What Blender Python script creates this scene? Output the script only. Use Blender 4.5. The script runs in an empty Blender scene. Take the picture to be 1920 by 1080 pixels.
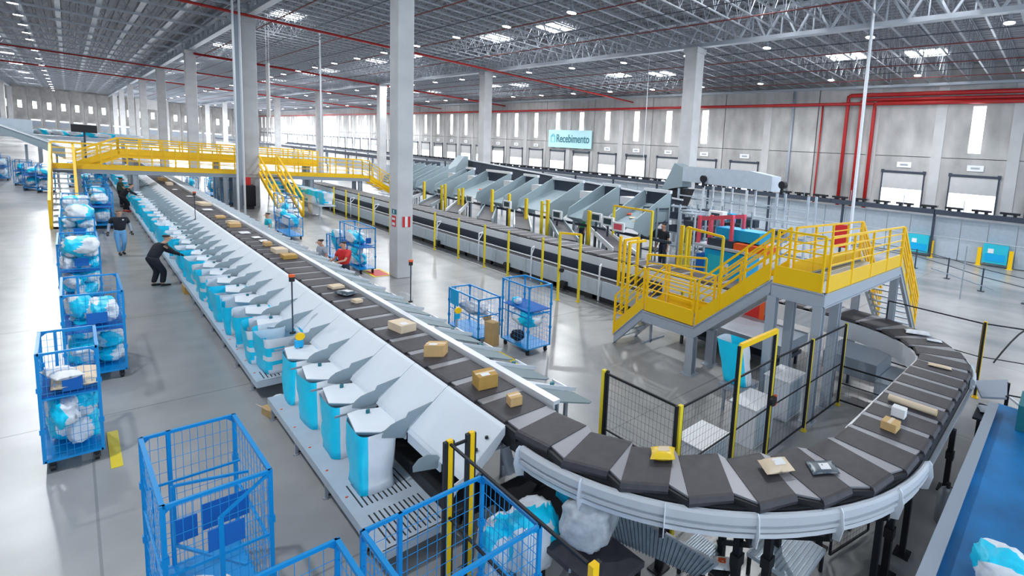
import bpy, math, random
from mathutils import Vector, Matrix, noise
random.seed(7)
C = bpy.context.scene.collection
SC = bpy.context.scene
PI = math.pi

# ------------------------------------------------------------------ camera
H = 4.9
f, cx, cy, yaw, pit, rol = 898.157, 1342.6, 427.04, .9364, .1137, -.0808
Fw = Vector((math.sin(yaw)*math.cos(pit), math.cos(yaw)*math.cos(pit), -math.sin(pit)))
R0 = Vector((math.cos(yaw), -math.sin(yaw), 0)); D0 = Fw.cross(R0)
Rt = math.cos(rol)*R0 + math.sin(rol)*D0
Dn = -math.sin(rol)*R0 + math.cos(rol)*D0
cam = bpy.data.cameras.new('camera'); co = bpy.data.objects.new('camera', cam); C.objects.link(co)
M = Matrix((( Rt.x, -Dn.x, -Fw.x), (Rt.y, -Dn.y, -Fw.y), (Rt.z, -Dn.z, -Fw.z))).to_4x4()
M.translation = Vector((0, 0, H)); co.matrix_world = M
cam.sensor_width = 36; cam.sensor_fit = 'HORIZONTAL'; cam.lens = f/1920*36
cam.shift_x = -(cx-960)/1920; cam.shift_y = (cy-540)/1920
cam.clip_start = .05; cam.clip_end = 1000
SC.camera = co

# ------------------------------------------------------------------ world, exposure
w = bpy.data.worlds.new('world'); SC.world = w; w.use_nodes = True
bg = w.node_tree.nodes['Background']; bg.inputs[0].default_value = (.72, .86, 1.0, 1); bg.inputs[1].default_value = 1.0
SC.view_settings.view_transform = 'Standard'; SC.view_settings.look = 'None'
SC.view_settings.exposure = 1.2; SC.view_settings.gamma = 1
try: SC.view_settings.use_curve_mapping = False
except Exception: pass
LAMP_W = 150.0
SKY_E = 5.0
WIN_E = 3.0

# ------------------------------------------------------------------ materials
def mat(name, col, rough=.5, metal=0., var=0., scale=4., bump=0., emit=0., alpha=1., stretch=None, trans=0.):
    m = bpy.data.materials.new(name); m.use_nodes = True; nt = m.node_tree; b = nt.nodes['Principled BSDF']
    b.inputs['Base Color'].default_value = (*col, 1); b.inputs['Roughness'].default_value = rough; b.inputs['Metallic'].default_value = metal
    if emit: b.inputs['Emission Color'].default_value = (*col, 1); b.inputs['Emission Strength'].default_value = emit
    if alpha < 1: b.inputs['Alpha'].default_value = alpha
    if trans: b.inputs['Transmission Weight'].default_value = trans
    if var or bump:
        tc = nt.nodes.new('ShaderNodeTexCoord'); mp = nt.nodes.new('ShaderNodeMapping'); nz = nt.nodes.new('ShaderNodeTexNoise')
        nz.inputs['Scale'].default_value = scale; nz.inputs['Detail'].default_value = 5
        if stretch: mp.inputs['Scale'].default_value = stretch
        nt.links.new(tc.outputs['Object'], mp.inputs[0]); nt.links.new(mp.outputs[0], nz.inputs['Vector'])
        if var:
            r = nt.nodes.new('ShaderNodeValToRGB')
            r.color_ramp.elements[0].position = .3; r.color_ramp.elements[1].position = .7
            r.color_ramp.elements[0].color = (*[max(0, c*(1-var)) for c in col], 1)
            r.color_ramp.elements[1].color = (*[min(1, c*(1+var)) for c in col], 1)
            nt.links.new(nz.outputs['Fac'], r.inputs[0]); nt.links.new(r.outputs[0], b.inputs['Base Color'])
        if bump:
            bp = nt.nodes.new('ShaderNodeBump'); bp.inputs['Strength'].default_value = bump; bp.inputs['Distance'].default_value = .02
            nt.links.new(nz.outputs['Fac'], bp.inputs['Height']); nt.links.new(bp.outputs[0], b.inputs['Normal'])
    return m

def floor_mat():
    m = bpy.data.materials.new('polished_concrete'); m.use_nodes = True; nt = m.node_tree; b = nt.nodes['Principled BSDF']
    N = nt.nodes.new; L = nt.links.new
    tc = N('ShaderNodeTexCoord'); n1 = N('ShaderNodeTexNoise'); n1.inputs['Scale'].default_value = .28; n1.inputs['Detail'].default_value = 4; n1.inputs['Roughness'].default_value = .5; n1.inputs['Distortion'].default_value = .6
    mp = N('ShaderNodeMapping'); mp.inputs['Scale'].default_value = (1.3, .35, 1)
    L(tc.outputs['Object'], mp.inputs[0]); L(mp.outputs[0], n1.inputs['Vector'])
    r = N('ShaderNodeValToRGB'); e = r.color_ramp.elements
    e[0].position = .32; e[0].color = (.21, .24, .275, 1); e[1].position = .60; e[1].color = (.41, .405, .40, 1)
    x = e.new(.46); x.color = (.33, .335, .345, 1)
    L(n1.outputs['Fac'], r.inputs[0])
    n2 = N('ShaderNodeTexNoise'); n2.inputs['Scale'].default_value = 1.3; n2.inputs['Detail'].default_value = 3
    L(tc.outputs['Object'], n2.inputs['Vector'])
    mx = N('ShaderNodeMixRGB'); mx.blend_type = 'OVERLAY'; mx.inputs[0].default_value = .18; L(r.outputs[0], mx.inputs[1]); L(n2.outputs['Fac'], mx.inputs[2])
    hs = N('ShaderNodeHueSaturation'); hs.inputs['Saturation'].default_value = .55; L(mx.outputs[0], hs.inputs['Color'])
    # saw-cut joints: fine dark lines every 5.04 m
    sx = N('ShaderNodeSeparateXYZ'); L(tc.outputs['Object'], sx.inputs[0])
    def line(ch, step, wd):
        a = N('ShaderNodeMath'); a.operation = 'DIVIDE'; L(sx.outputs[ch], a.inputs[0]); a.inputs[1].default_value = step
        fr = N('ShaderNodeMath'); fr.operation = 'FRACT'; L(a.outputs[0], fr.inputs[0])
        lt = N('ShaderNodeMath'); lt.operation = 'LESS_THAN'; L(fr.outputs[0], lt.inputs[0]); lt.inputs[1].default_value = wd/step
        return lt
    a = line(0, 5.3, .025); c = line(1, 6.3, .04); mxx = N('ShaderNodeMath'); mxx.operation = 'MAXIMUM'; L(a.outputs[0], mxx.inputs[0]); L(c.outputs[0], mxx.inputs[1])
    ml = N('ShaderNodeMath'); ml.operation = 'MULTIPLY'; ml.inputs[1].default_value = .55; L(mxx.outputs[0], ml.inputs[0])
    m2 = N('ShaderNodeMixRGB'); L(ml.outputs[0], m2.inputs[0]); L(hs.outputs[0], m2.inputs[1]); m2.inputs[2].default_value = (.17, .18, .19, 1)
    L(m2.outputs[0], b.inputs['Base Color'])
    b.inputs['Roughness'].default_value = .27
    return m

MT = {}
def mk(k, *a, **kw): MT[k] = mat(k, *a, **kw)
MT['floor'] = floor_mat()
mk('concrete', (.44, .43, .425), .8, var=.34, scale=.55, stretch=(1, 1, .5), bump=.1)
mk('concrete_light', (.60, .60, .61), .75, var=.12, scale=.9, bump=.1)
mk('panel_pale', (.52, .515, .52), .7, var=.1, scale=.6)
mk('deck', (.27, .28, .31), .55, .1, var=.15, scale=1.)
mk('steel_galv', (.40, .43, .48), .4, .45, var=.12, scale=3)
mk('steel_dark', (.055, .07, .10), .5, .5)
mk('beam_paint', (.46, .50, .56), .4, .2)
mk('pipe_red', (.42, .010, .010), .45)
mk('pipe_thin', (.22, .05, .05), .6)
mk('window', (.93, .97, 1.0), .5, emit=WIN_E)
mk('skylight', (.95, .98, 1.0), .5, emit=SKY_E)
mk('dock_light', (.90, .95, 1.0), .5, emit=.65)
mk('lamp', (1, 1, 1), .5, emit=8)
mk('white_sheet', (.80, .86, .93), .42, .0, var=.05, scale=1.2)
mk('rail_white', (.78, .81, .86), .35, .2)
mk('fin', (.31, .38, .42), .45, .1)
mk('tray', (.20, .27, .30), .5)
mk('belt', (.052, .048, .058), .55, var=.16, scale=9)
mk('gap', (.31, .31, .34), .45, .3)
mk('rail_alu', (.58, .60, .64), .5)
mk('black', (.012, .013, .017), .55)
mk('black_metal', (.018, .02, .026), .5, .4)
mk('yellow', (1.0, .60, .0), .38)
mk('yellow_dull', (.85, .66, .03), .5)
mk('gray_paint', (.33, .38, .45), .45, .1)
mk('gray_chute', (.30, .38, .42), .45, .15)
mk('blue_cage', (.0, .27, .66), .35)
mk('blue_plate', (.0, .13, .50), .7)
mk('sack_cyan', (.0, .66, 1.0), .45, var=.08, scale=5, bump=.25)
mk('sack_white', (.80, .84, .90), .55, var=.06, scale=5, bump=.3)
mk('sack_grey', (.46, .49, .54), .55, var=.2, scale=3, bump=.5)
mk('belt_blue', (.0, .16, .42), .45, var=.3, scale=1.4)
mk('card', (.66, .42, .18), .7, var=.08, scale=6)
mk('card_dark', (.52, .30, .07), .7, var=.08, scale=6)
mk('card_pale', (.80, .64, .46), .7, var=.06)
mk('paper', (.85, .85, .87), .6)
mk('mailer_yellow', (.93, .62, .03), .35)
mk('mailer_dark', (.06, .09, .12), .3)
mk('orange', (.85, .12, .02), .4)
mk('red', (.65, .02, .02), .5)
mk('pinkred', (.85, .10, .15), .5)
mk('machine_cyan', (.0, .42, .80), .4)
mk('mesh_dark', (.10, .12, .13), .5, .3)
mk('panel_grey', (.50, .57, .65), .45, .1, var=.05)
mk('grate', (.36, .43, .50), .4, .5, var=.15, scale=12)
mk('sign', (.50, .80, .86), .5)
mk('teal', (.01, .16, .20), .5)
mk('teal_light', (.02, .52, .66), .5)
mk('skin', (.58, .32, .22), .55)
mk('hair_brown', (.16, .09, .05), .6)
mk('hair', (.02, .014, .012), .6)
mk('cloth_black', (.012, .013, .02), .8)
mk('cloth_navy', (.02, .03, .06), .8)
mk('jeans', (.18, .42, .70), .8)
mk('cloth_grey', (.38, .42, .50), .8)
mk('cloth_olive', (.05, .075, .05), .8)
mk('green', (.03, .45, .10), .5)
mk('screen', (.03, .06, .07), .2)
mk('plastic_film', (.75, .78, .80), .2, alpha=.35)

# ------------------------------------------------------------------ mesh helpers
class MB:
    def __init__(s): s.v = []; s.f = []; s.m = []
    def poly(s, pts, faces, mi=0):
        o = len(s.v); s.v += [tuple(p) for p in pts]
        for fc in faces: s.f.append([i+o for i in fc]); s.m.append(mi)
        return s
    def box(s, x0, x1, y0, y1, z0, z1, mi=0):
        return s.poly([(x0,y0,z0),(x1,y0,z0),(x1,y1,z0),(x0,y1,z0),(x0,y0,z1),(x1,y0,z1),(x1,y1,z1),(x0,y1,z1)],
            [(3,2,1,0),(4,5,6,7),(0,1,5,4),(1,2,6,5),(2,3,7,6),(3,0,4,7)], mi)
    def bar(s, p, q, a, b=None, mi=0):
        b = b or a; p = Vector(p); q = Vector(q); d = (q-p)
        if d.length < 1e-6: return s
        d.normalize(); up = Vector((0,0,1)) if abs(d.z) < .95 else Vector((0,1,0))
        u = d.cross(up).normalized()*a/2; v = u.cross(d).normalized()*b/2
        P = [p-u-v, p+u-v, p+u+v, p-u+v, q-u-v, q+u-v, q+u+v, q-u+v]
        return s.poly(P, [(3,2,1,0),(4,5,6,7),(0,1,5,4),(1,2,6,5),(2,3,7,6),(3,0,4,7)], mi)
    def tube(s, pts, r, n=8, mi=0, cap=True):
        pts = [Vector(p) for p in pts]; rings = []
        for i, p in enumerate(pts):
            d = (pts[min(i+1, len(pts)-1)]-pts[max(i-1, 0)]).normalized()
            up = Vector((0,0,1)) if abs(d.z) < .9 else Vector((1,0,0))
            u = d.cross(up).normalized(); v = u.cross(d).normalized()
            rr = r[i] if isinstance(r, (list, tuple)) else r
            rings.append([p+(u*math.cos(2*PI*k/n)+v*math.sin(2*PI*k/n))*rr for k in range(n)])
        o = len(s.v)
        for rg in rings: s.v += [tuple(p) for p in rg]
        for i in range(len(rings)-1):
            for k in range(n):
                a = o+i*n+k; b = o+i*n+(k+1) % n
                s.f.append([a, b, b+n, a+n]); s.m.append(mi)
        if cap:
            s.f.append([o+k for k in range(n)][::-1]); s.m.append(mi)
            s.f.append([o+(len(rings)-1)*n+k for k in range(n)]); s.m.append(mi)
        return s
    def prism(s, pts, ext, mi=0):
        ext = Vector(ext); n = len(pts); P = [Vector(p) for p in pts]; P2 = [p+ext for p in P]
        return s.poly(P+P2, [list(range(n))[::-1], [n+i for i in range(n)]]+[(i, (i+1) % n, n+(i+1) % n, n+i) for i in range(n)], mi)
    def ribbon(s, secs, mi=0, closed=False):  # secs: list of lists of points (cross-sections)
        o = len(s.v); n = len(secs[0])
        for sc in secs: s.v += [tuple(p) for p in sc]
        for i in range(len(secs)-1):
            for k in range(n if closed else n-1):
                a = o+i*n+k; b = o+i*n+(k+1) % n
                s.f.append([a, b, b+n, a+n]); s.m.append(mi)
        if closed:
            s.f.append([o+k for k in range(n)]); s.m.append(mi); s.f.append([o+(len(secs)-1)*n+k for k in range(n)][::-1]); s.m.append(mi)
        return s
    def mesh(s, name, mats, smooth=False):
        me = bpy.data.meshes.new(name); me.from_pydata(s.v, [], s.f)
        for m in (mats if isinstance(mats, (list, tuple)) else [mats]): me.materials.append(MT[m])
        me.polygons.foreach_set('material_index', s.m)
        if smooth: me.polygons.foreach_set('use_smooth', [True]*len(s.f))
        me.update(); return me
    def obj(s, name, mats, parent=None, smooth=False, bevel=0.):
        o = bpy.data.objects.new(name, s.mesh(name, mats, smooth)); C.objects.link(o)
        if parent: o.parent = parent
        if bevel:
            b = o.modifiers.new('bevel', 'BEVEL'); b.width = bevel; b.segments = 2; b.limit_method = 'ANGLE'
        return o
def tag(o, label=None, cat=None, group=None, kind=None):
    if label: o['label'] = label
    if cat: o['category'] = cat
    if group: o['group'] = group
    if kind: o['kind'] = kind
    return o
def thing(name, label, cat, loc=(0,0,0), rz=0, group=None, scale=None):
    o = bpy.data.objects.new(name, None); C.objects.link(o); o.location = loc; o.rotation_euler = (0, 0, rz); o.empty_display_size = .1
    if scale: o.scale = scale
    return tag(o, label, cat, group)
def inst(name, me, parent=None, loc=(0,0,0), rot=(0,0,0), scale=None):
    o = bpy.data.objects.new(name, me); C.objects.link(o); o.location = loc; o.rotation_euler = rot
    if parent: o.parent = parent
    if scale: o.scale = scale
    return o
def copy_tree(o, parent=None):
    c = o.copy(); C.objects.link(c); c.parent = parent
    for ch in list(o.children): copy_tree(ch, c)
    return c

YE = 230.0; XW = 39.7
# ================================================================== SETTING
MB().poly([(-30,-12,0),(XW+.3,-12,0),(XW+.3,YE,0),(-30,YE,0)], [(0,1,2,3)]).obj('floor', 'floor')['kind'] = 'structure'

# right wall -------------------------------------------------------
wr = MB().box(XW+.22, XW+.5, -12, YE, 0, 14.6).obj('wall_right', 'concrete'); wr['kind'] = 'structure'
BAY = 5.065; W0 = 6.33
up_win = MB()
for a in ((-2.48,-.42,7.43,12.9),(.42,2.48,7.43,12.9),(-.42,.42,11.22,12.9),(-.42,.42,7.43,7.82)): up_win.box(-.11,.11,a[0],a[1],a[2],a[3])
up_win = up_win.mesh('panel', 'concrete')
up_full = MB().box(-.11,.11,-2.48,2.48,7.43,12.9).mesh('panel', 'concrete')
low_full = MB().box(-.11,.11,-2.48,2.48,.02,7.38).mesh('panel', 'concrete')
pil = MB().box(-.12,.12,-.38,.38,0,13).mesh('pilaster', 'panel_pale')
track = MB(); track.bar((0,-1.62,3.3),(0,-1.62,6.25),.09,.09); track.bar((0,1.62,3.3),(0,1.62,6.25),.09,.09); track.bar((-.02,-1.62,6.15),(-.02,1.62,6.15),.14,.16)
track.box(-.1,.06,-1.72,-1.5,6.05,6.3); track.box(-.1,.06,1.5,1.72,6.05,6.3)
track = track.mesh('door_track', 'steel_dark')
leaf = MB().box(-.03,.03,-1.56,1.56,4.85,6.05).mesh('upper_leaf', 'panel_pale')
pane = MB().box(-.03,.03,-.5,.5,3.3,4.83).mesh('door_pane', 'dock_light')
pane2 = MB().box(-.03,.03,-.5,.5,3.3,5.6).mesh('door_pane', 'dock_light')
plate = MB().box(-.03,.0,-.55,.55,6.52,6.95).mesh('number_plate', 'paper')
plateb = MB().box(-.034,-.03,-.3,.3,6.66,6.8).mesh('number_print', 'steel_galv')
wpane = MB().box(-.03,.03,-.42,.42,7.82,11.22).mesh('window_pane', 'window')
nd = 0; nw = 0
for k in range(-3, 45):
    y = W0+BAY*k
    if y > YE-1: break
    haswin = k not in (1, 2, 3, 4)
    inst('panel', up_win if haswin else up_full, wr, (XW, y, 0)); inst('panel', low_full, wr, (XW, y, 0))
    if k % 2 == 0 or k in (1,): inst('pilaster', pil, wr, (XW-.05, y-BAY/2, 0))
    if haswin:
        nw += 1; o = inst('window_%d' % nw, wpane, None, (XW+.02, y, 0)); o['kind'] = 'structure'
    if k not in (2, 3):
        nd += 1; d = bpy.data.objects.new('door_%d' % nd, None); C.objects.link(d); d.location = (XW-.16, y-.25, 0); d['kind'] = 'structure'
        inst('door_track', track, d)
        op = k in (7, 9, 13, 17, 22)
        if not op: inst('upper_leaf', leaf, d)
        for j in (-1.05, 0, 1.05): inst('door_pane', pane2 if op else pane, d, (0, j, 0))
        p = inst('number_plate', plate, d); inst('number_print', plateb, p)

MB().box(-27.3, -27, -12, YE, 0, 14.6).obj('wall_left_blocker', 'concrete')['kind'] = 'structure'  # unseen wall, added to keep outside light from washing out the left floor
# end wall ----------------------------------------------------------
we = MB().box(-16, XW+.5, YE+.2, YE+.5, 0, 14.6).obj('wall_back', 'concrete'); we['kind'] = 'structure'
WS = 2.33
ew = MB()
for a in ((-1.14,-.33,.02,12.9),(.33,1.14,.02,12.9),(-.33,.33,9.3,12.9),(-.33,.33,.02,7.4)): ew.box(a[0],a[1],-.1,.1,a[2],a[3])
ew = ew.mesh('panel', 'concrete'); wp2 = MB().box(-.33,.33,-.03,.03,7.4,9.3).mesh('window_pane', 'window')
dl = MB().box(-.75,.75,-.05,.02,4.15,4.5).mesh('door_pane', 'dock_light'); dd = MB().box(-.8,.8,-.04,.02,2.6,4.1).mesh('upper_leaf', 'gray_paint')
for i in range(-2, 20):
    x = -7.5+WS*i
    inst('panel', ew, we, (x, YE, 0))
    nw += 1; inst('window_%d' % nw, wp2, None, (x, YE+.02, 0))['kind'] = 'structure'
    if i >= 1:
        nd += 1; d = bpy.data.objects.new('door_%d' % nd, None); C.objects.link(d); d.location = (x, YE-.15, 0); d['kind'] = 'structure'
        inst('door_pane', dl, d); inst('upper_leaf', dd, d)
# a pale partition block at the far end
MB().box(9.6, 14.6, 176, 176.6, 9.0, 11.2).box(9.6,10.1,176,176.6,0,9).box(14.1,14.6,176,176.6,0,9).obj('trim_1', 'panel_pale')['kind'] = 'structure'

# roof ----------------------------------------------------------------
ce = MB()
zr = 14.3
x = -26.0; step = .45
prof = []
while x < XW+.3:
    prof += [(x, zr), (x+.25, zr), (x+.30, zr+.07), (x+.40, zr+.07)]; x += step
ce.ribbon([[(p[0], -12, p[1]) for p in prof], [(p[0], YE+.4, p[1]) for p in prof]])
ce = ce.obj('ceiling', 'deck'); ce['kind'] = 'structure'
sk = MB().box(-.75, .75, -1.3, 1.3, -.04, 0).mesh('skylight', 'skylight')
for y0 in range(0, 9):
    for xx, dy in ((-5.2, 10.), (10.5, 5.), (21.2, 11.), (35.8, 14.5), (21.0, 18.8), (35.0, 20.)):
        inst('skylight', sk, ce, (xx, -5+25.2*y0+dy, zr-.02))
# joists across the two right spans
def joist(L, n):
    b = MB(); zt = 14.2-13.0
    b.bar((0, .05, zt), (L, .05, zt), .05, .05); b.bar((0, -.05, zt), (L, -.05, zt), .05, .05)
    b.bar((0, .03, 0), (L, .03, 0), .11, .055)
    for i in range(n):
        a = L*i/n; m_ = L*(i+.5)/n; c = L*(i+1)/n
        b.bar((a, 0, zt), (m_, 0, 0), .032); b.bar((m_, 0, 0), (c, 0, zt), .032); b.bar((m_, 0, 0), (m_, 0, zt), .022)
    return b
def joist_mesh(L, n): return joist(L, n).mesh('roof_joist', 'steel_galv')
jm1 = joist_mesh(16.0, 15); jm2 = joist_mesh(16.1, 15)
y = -4.2; nj = 0; rest = MB()
while y < 228:
    for j, x0, L in ((jm1, 7.45, 16.0), (jm2, 23.6, 16.1)):
        if nj < 280: inst('roof_joist', j, ce, (x0, y, 13.0 if x0 > 20 else 12.95)); nj += 1
        else:
            t = joist(L, 8); o = len(rest.v); rest.v += [(a+x0, b_+y, c+13.0) for a, b_, c in t.v]; rest.f += [[i+o for i in q] for q in t.f]; rest.m += t.m
    y += 1.42
rs = rest.obj('roof_joist', 'steel_galv', ce); rs['kind'] = 'stuff'
# bridging and thin sprinkler branches running down the hall
for i, xx in enumerate([8.9+2.02*i for i in range(15)]):
    if abs(xx-23.5) < .6: continue
    MB().tube([(xx, -5, 12.92), (xx, 229, 12.92)], .022 if i % 2 else .035, 6).obj('sprinkler_branch', 'pipe_thin' if i % 2 == 0 else 'steel_dark', ce)
# girders on the column rows
def girder(x, z0, z1, web):
    g = MB(); g.bar((x, -6, z0), (x, 229, z0), .34, .22); g.bar((x, -6, z1), (x, 229, z1), .3, .16)
    y = -6.0
    while y < 228:
        g.bar((x, y, z0), (x, y+web/2, z1), .11); g.bar((x, y+web/2, z1), (x, y+web, z0), .11); g.bar((x, y+web/2, z0), (x, y+web/2, z1), .07)
        y += web
    return g
girder(23.5, 12.55, 14.1, 1.9).obj('girder', 'beam_paint', ce)
g = girder(7.4, 12.72, 14.1, 2.52); g.obj('girder', 'beam_paint', ce)
g = girder(-8.8, 12.6, 14.1, 2.52); g.obj('girder', 'beam_paint', ce)
MB().box(XW-.45, XW-.1, -6, 229, 12.75, 12.95).obj('girder', 'beam_paint', ce)
# left span: purlins down the hall, rafters across
pm = MB().box(-.06, .06, -6, 229, 13.35, 13.62).box(-.13,.13,-6,229,13.3,13.36).mesh('purlin', 'steel_galv')
for i in range(9): inst('purlin', pm, ce, (-7.2+1.78*i, 0, 0))
rf = MB().bar((-8.8, 0, 13.2), (7.4, 0, 13.2), .08, .16)
for i in range(16): rf.bar((-8.8+i, 0, 13.2), (-8.3+i, 0, 14.2), .04); rf.bar((-8.3+i, 0, 14.2), (-7.8+i, 0, 13.2), .04)
rf = rf.mesh('rafter', 'steel_galv')
for i in range(36): inst('rafter', rf, ce, (0, 1+6.3*i, 0))

# columns -------------------------------------------------------------
def column(x, y, top, s, label, a=.36, b=.5, group=None):
    t = thing('concrete_column', label, 'column', (x, y, 0), 0, group)
    MB().box(-a, a, -b, b, 0, top).obj('shaft', 'concrete_light', t, bevel=.03)
    MB().box(-a-.06, a+.06, -b-.06, b+.06, top-.35, top-.05).obj('bearing_block', 'concrete_light', t)
    return t
for k in range(8):
    y = 20.25+25.2*k
    lab = 'pale square concrete column rising beside the roll cages, with red striped signs' if k == 0 else None
    if k == 0: a0 = column(7.4, y, 12.6, 0, lab, .26, .38)
    else:
        nm = ['', 'tall concrete column standing behind the yellow footbridge, with steel pipes on its left', 'concrete column left of the piped column behind the footbridge', 'concrete column third back in the row behind the footbridge'][k] if k < 4 else 'slim far concrete column in the row receding along the left aisle'
        column(7.4, y, 12.6, 0, nm, group='far columns of the aisle row' if k >= 4 else None)
for k in range(8):
    y = 20.0+25.2*k
    nm = ['concrete column at right behind the grey overhead conveyor', 'concrete column behind the grey induction chutes', 'concrete column just left of the big near column, against the slot windows'][k] if k < 3 else 'slim far concrete column in the middle row under the long roof beam'
    column(23.5, y, 12.45, 0, nm, group='far columns of the middle row' if k >= 3 else None)
for k in range(6):
    column(-8.8, 100+25.2*k, 12.5, 0, 'slim far concrete column at the left edge of the hall', group='columns at the left edge')
# signs on the near column
s = thing('safety_sign', 'red and white striped safety sign facing right on the near column', 'sign', (7.4, 20.25, 0))
b = MB()
for i in range(3): pass
MB().box(-.10,.16,-.405,-.39,1.95,2.35).obj('sign_plate', 'paper', s); MB().box(-.10,-.02,-.415,-.404,1.95,2.35).box(.08,.16,-.415,-.404,1.95,2.35).obj('stripe', 'red', s)
s = thing('hydrant_sign', 'small red hydrant sign on the left face of the near column', 'sign', (7.4, 20.25, 0))
MB().box(-.275,-.262,-.25,.1,1.95,2.35).obj('sign_plate', 'red', s); MB().box(-.279,-.274,-.2,.05,2.0,2.1).box(-.279,-.274,-.2,.05,2.2,2.28).obj('print', 'paper', s)
s = thing('exit_sign', 'small green sign above the red sign on the near column', 'sign', (7.4, 20.25, 0))
MB().box(-.275,-.262,-.3,.1,2.42,2.6).obj('sign_plate', 'teal', s); MB().box(-.279,-.274,-.12,-.05,2.45,2.57).obj('print', 'paper', s)
# red floor marking by the column
m = thing('floor_marking', 'red floor square with yellow border at the foot of the near column', 'floor marking', (6.95, 21.0, .004))
MB().box(-.33,.3,-.5,.9,0,.002).obj('border', 'yellow_dull', m); MB().box(-.24,.22,-.36,.75,.002,.005).obj('fill', 'red', m)
for (x0, x1, y0, y1, lb) in ((.16,.27,10.5,11.85,'yellow floor line beside the front left roll cage'), (6.13,6.28,9.7,11.3,'yellow floor line under the roll cage right of the sorter')):
    tag(MB().box(x0,x1,y0,y1,.002,.006).obj('floor_line', 'yellow_dull'), lb, 'floor marking')

# lamps ----------------------------------------------------------------
lh = MB().tube([(0,0,.35),(0,0,.12),(0,0,.02)], [.07,.12,.24], 12).mesh('housing', 'steel_galv')
ll = MB().tube([(0,0,.02),(0,0,.0)], .22, 12).mesh('lens', 'lamp')
lr = MB().tube([(0,0,.35),(0,0,2.09)], .012, 5).mesh('rod', 'steel_galv')
for xi, xx in enumerate((-1.82, 15.25, 24.15, 33.2)):
    for k in range(-1, 36):
        y = 9.2+6.0*k
        if k > 12 and k % 2: continue
        nm = 'round white high bay lamp hanging in the %s of the roof' % ('left aisle bay', 'middle bay', 'beam line bay', 'right bay')[xi]
        t = thing('high_bay_lamp', nm, 'lamp', (xx, y, 12.2), 0, ('left', 'middle', 'beam line', 'right')[xi]+' row of high bay lamps')
        inst('housing', lh, t); inst('lens', ll, t); inst('rod', lr, t)
        if (k < 13 and k % 2 == 0) or k % 4 == 0:
            ld = bpy.data.lights.new('lamp_light', 'AREA'); ld.shape = 'DISK'; ld.size = .42; ld.energy = LAMP_W*(2 if k < 13 else 7)*(.85 if xi == 0 and k < 13 else .6 if xi == 0 else 1)*(2.2 if k > 22 else 1); ld.color = (.93, .97, 1)
            lo = bpy.data.objects.new('lamp_light', ld); C.objects.link(lo); lo.parent = t; lo.location = (0, 0, -.03)

# red sprinkler mains ---------------------------------------------------
def pipe(pts, r, label, m='pipe_red', grp=None, name='sprinkler_pipe'):
    return tag(MB().tube(pts, r, 10).obj(name, m, smooth=True), label, 'pipe', grp)
pipe([(-9,91,12.2),(XW-.3,91,12.2)], .085, 'red sprinkler main crossing the roof above the left aisle, farther of the two')
pipe([(-9,42.4,12.25),(XW-.3,42.4,12.25)], .085, 'red sprinkler main crossing the roof over the footbridge columns, nearer of the two')
pipe([(7.6,70,12.3),(XW-.3,70,12.3)], .11, 'red sprinkler pipe crossing behind the first roof main')
pipe([(-9,118,12.2),(38,118,12.2)], .11, 'thin far red pipe crossing the roof of the left aisle')
pipe([(XW-.48,14,11.5),(XW-.48,229,11.5)], .13, 'long red pipe along the top of the right wall above the slot windows')
for i, zz in enumerate((11.52, 11.82, 12.2)):
    yb = (13.95, 15.1, 16.25)[i]
    pipe([(XW-.35,-4,zz),(XW-.35,yb-.2,zz),(XW-.35,yb,zz-.12),(XW-.35,yb,zz-.4),(XW-.35,yb,.2)], .16 if i != 1 else .12,
         ('lowest', 'middle', 'uppermost')[i]+' of three thick red mains turning down the right wall')
pipe([(XW-.25,18.55,11.5),(XW-.25,18.55,.0)], .07, 'single thin red riser on the right wall left of the three mains')
pipe([(XW-.3,21.4,12.8),(XW-.3,21.4,.0)], .11, 'dark steel downpipe on the right wall left of the red risers', 'gray_paint', name='downpipe')
tag(MB().tube([(23.3,8.85,14),(23.3,8.75,0)], .085, 10).obj('steel_pole', 'rail_white'), 'tall thin white pole dropping from the roof beam behind the yellow platform', 'pole')
for x, y, nm in ((12.5,50.4,'left of the near column'),(6.0,40.5,'left of the piped column'),(6.35,40.9,'right beside the piped column'),(27,27.5,'in front of the slot windows')):
    tag(MB().tube([(x,y,13.5),(x,y,.0 if x < 20 else 5)], .055 if x < 20 else .02, 6).obj('drop_rod', 'rail_white'), 'thin pale drop rod from the roof '+nm, 'rod')
tag(MB().box(-.13,.13,-.13,.13,0,12.4).obj('steel_duct', 'gray_paint'), 'blue grey cable duct running up beside the column behind the footbridge', 'duct').location = (6.75, 44.3, 0)
tag(MB().box(-.04,.04,-.45,.45,6.4,10.6).bar((0,-.4,10.6),(0,-.4,14.28),.02).bar((0,.4,10.6),(0,.4,14.28),.02).obj('hanging_banner', 'paper'), 'tall narrow white hanging banner right of the column behind the footbridge', 'banner').location = (9.6, 52, 0)

# wall sign ---------------------------------------------------------------
sg = thing('wall_sign', 'large pale cyan sign reading Recebimento on the right wall', 'sign', (XW-.42, 53.9, 7.75))
MB().box(-.05, .05, -4.55, 4.55, -1.15, 1.15).obj('sign_board', 'sign', sg)
cu = bpy.data.curves.new('t', 'FONT'); cu.body = 'Recebimento'; cu.size = 1.28; cu.extrude = .012; cu.align_x = 'LEFT'; cu.align_y = 'CENTER'; cu.offset = .012
to = bpy.data.objects.new('t', cu); C.objects.link(to)
bpy.context.view_layer.update()
me = bpy.data.meshes.new_from_object(to.evaluated_get(bpy.context.evaluated_depsgraph_get())); bpy.data.objects.remove(to)
me.materials.clear(); me.materials.append(MT['teal'])
wd = max(v.co.x for v in me.vertices)
o = inst('lettering', me, sg, (-.07, 2.75, 0)); o.rotation_euler = (PI/2, 0, -PI/2); o.scale = (6.9/wd, 1.15, 1)
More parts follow.
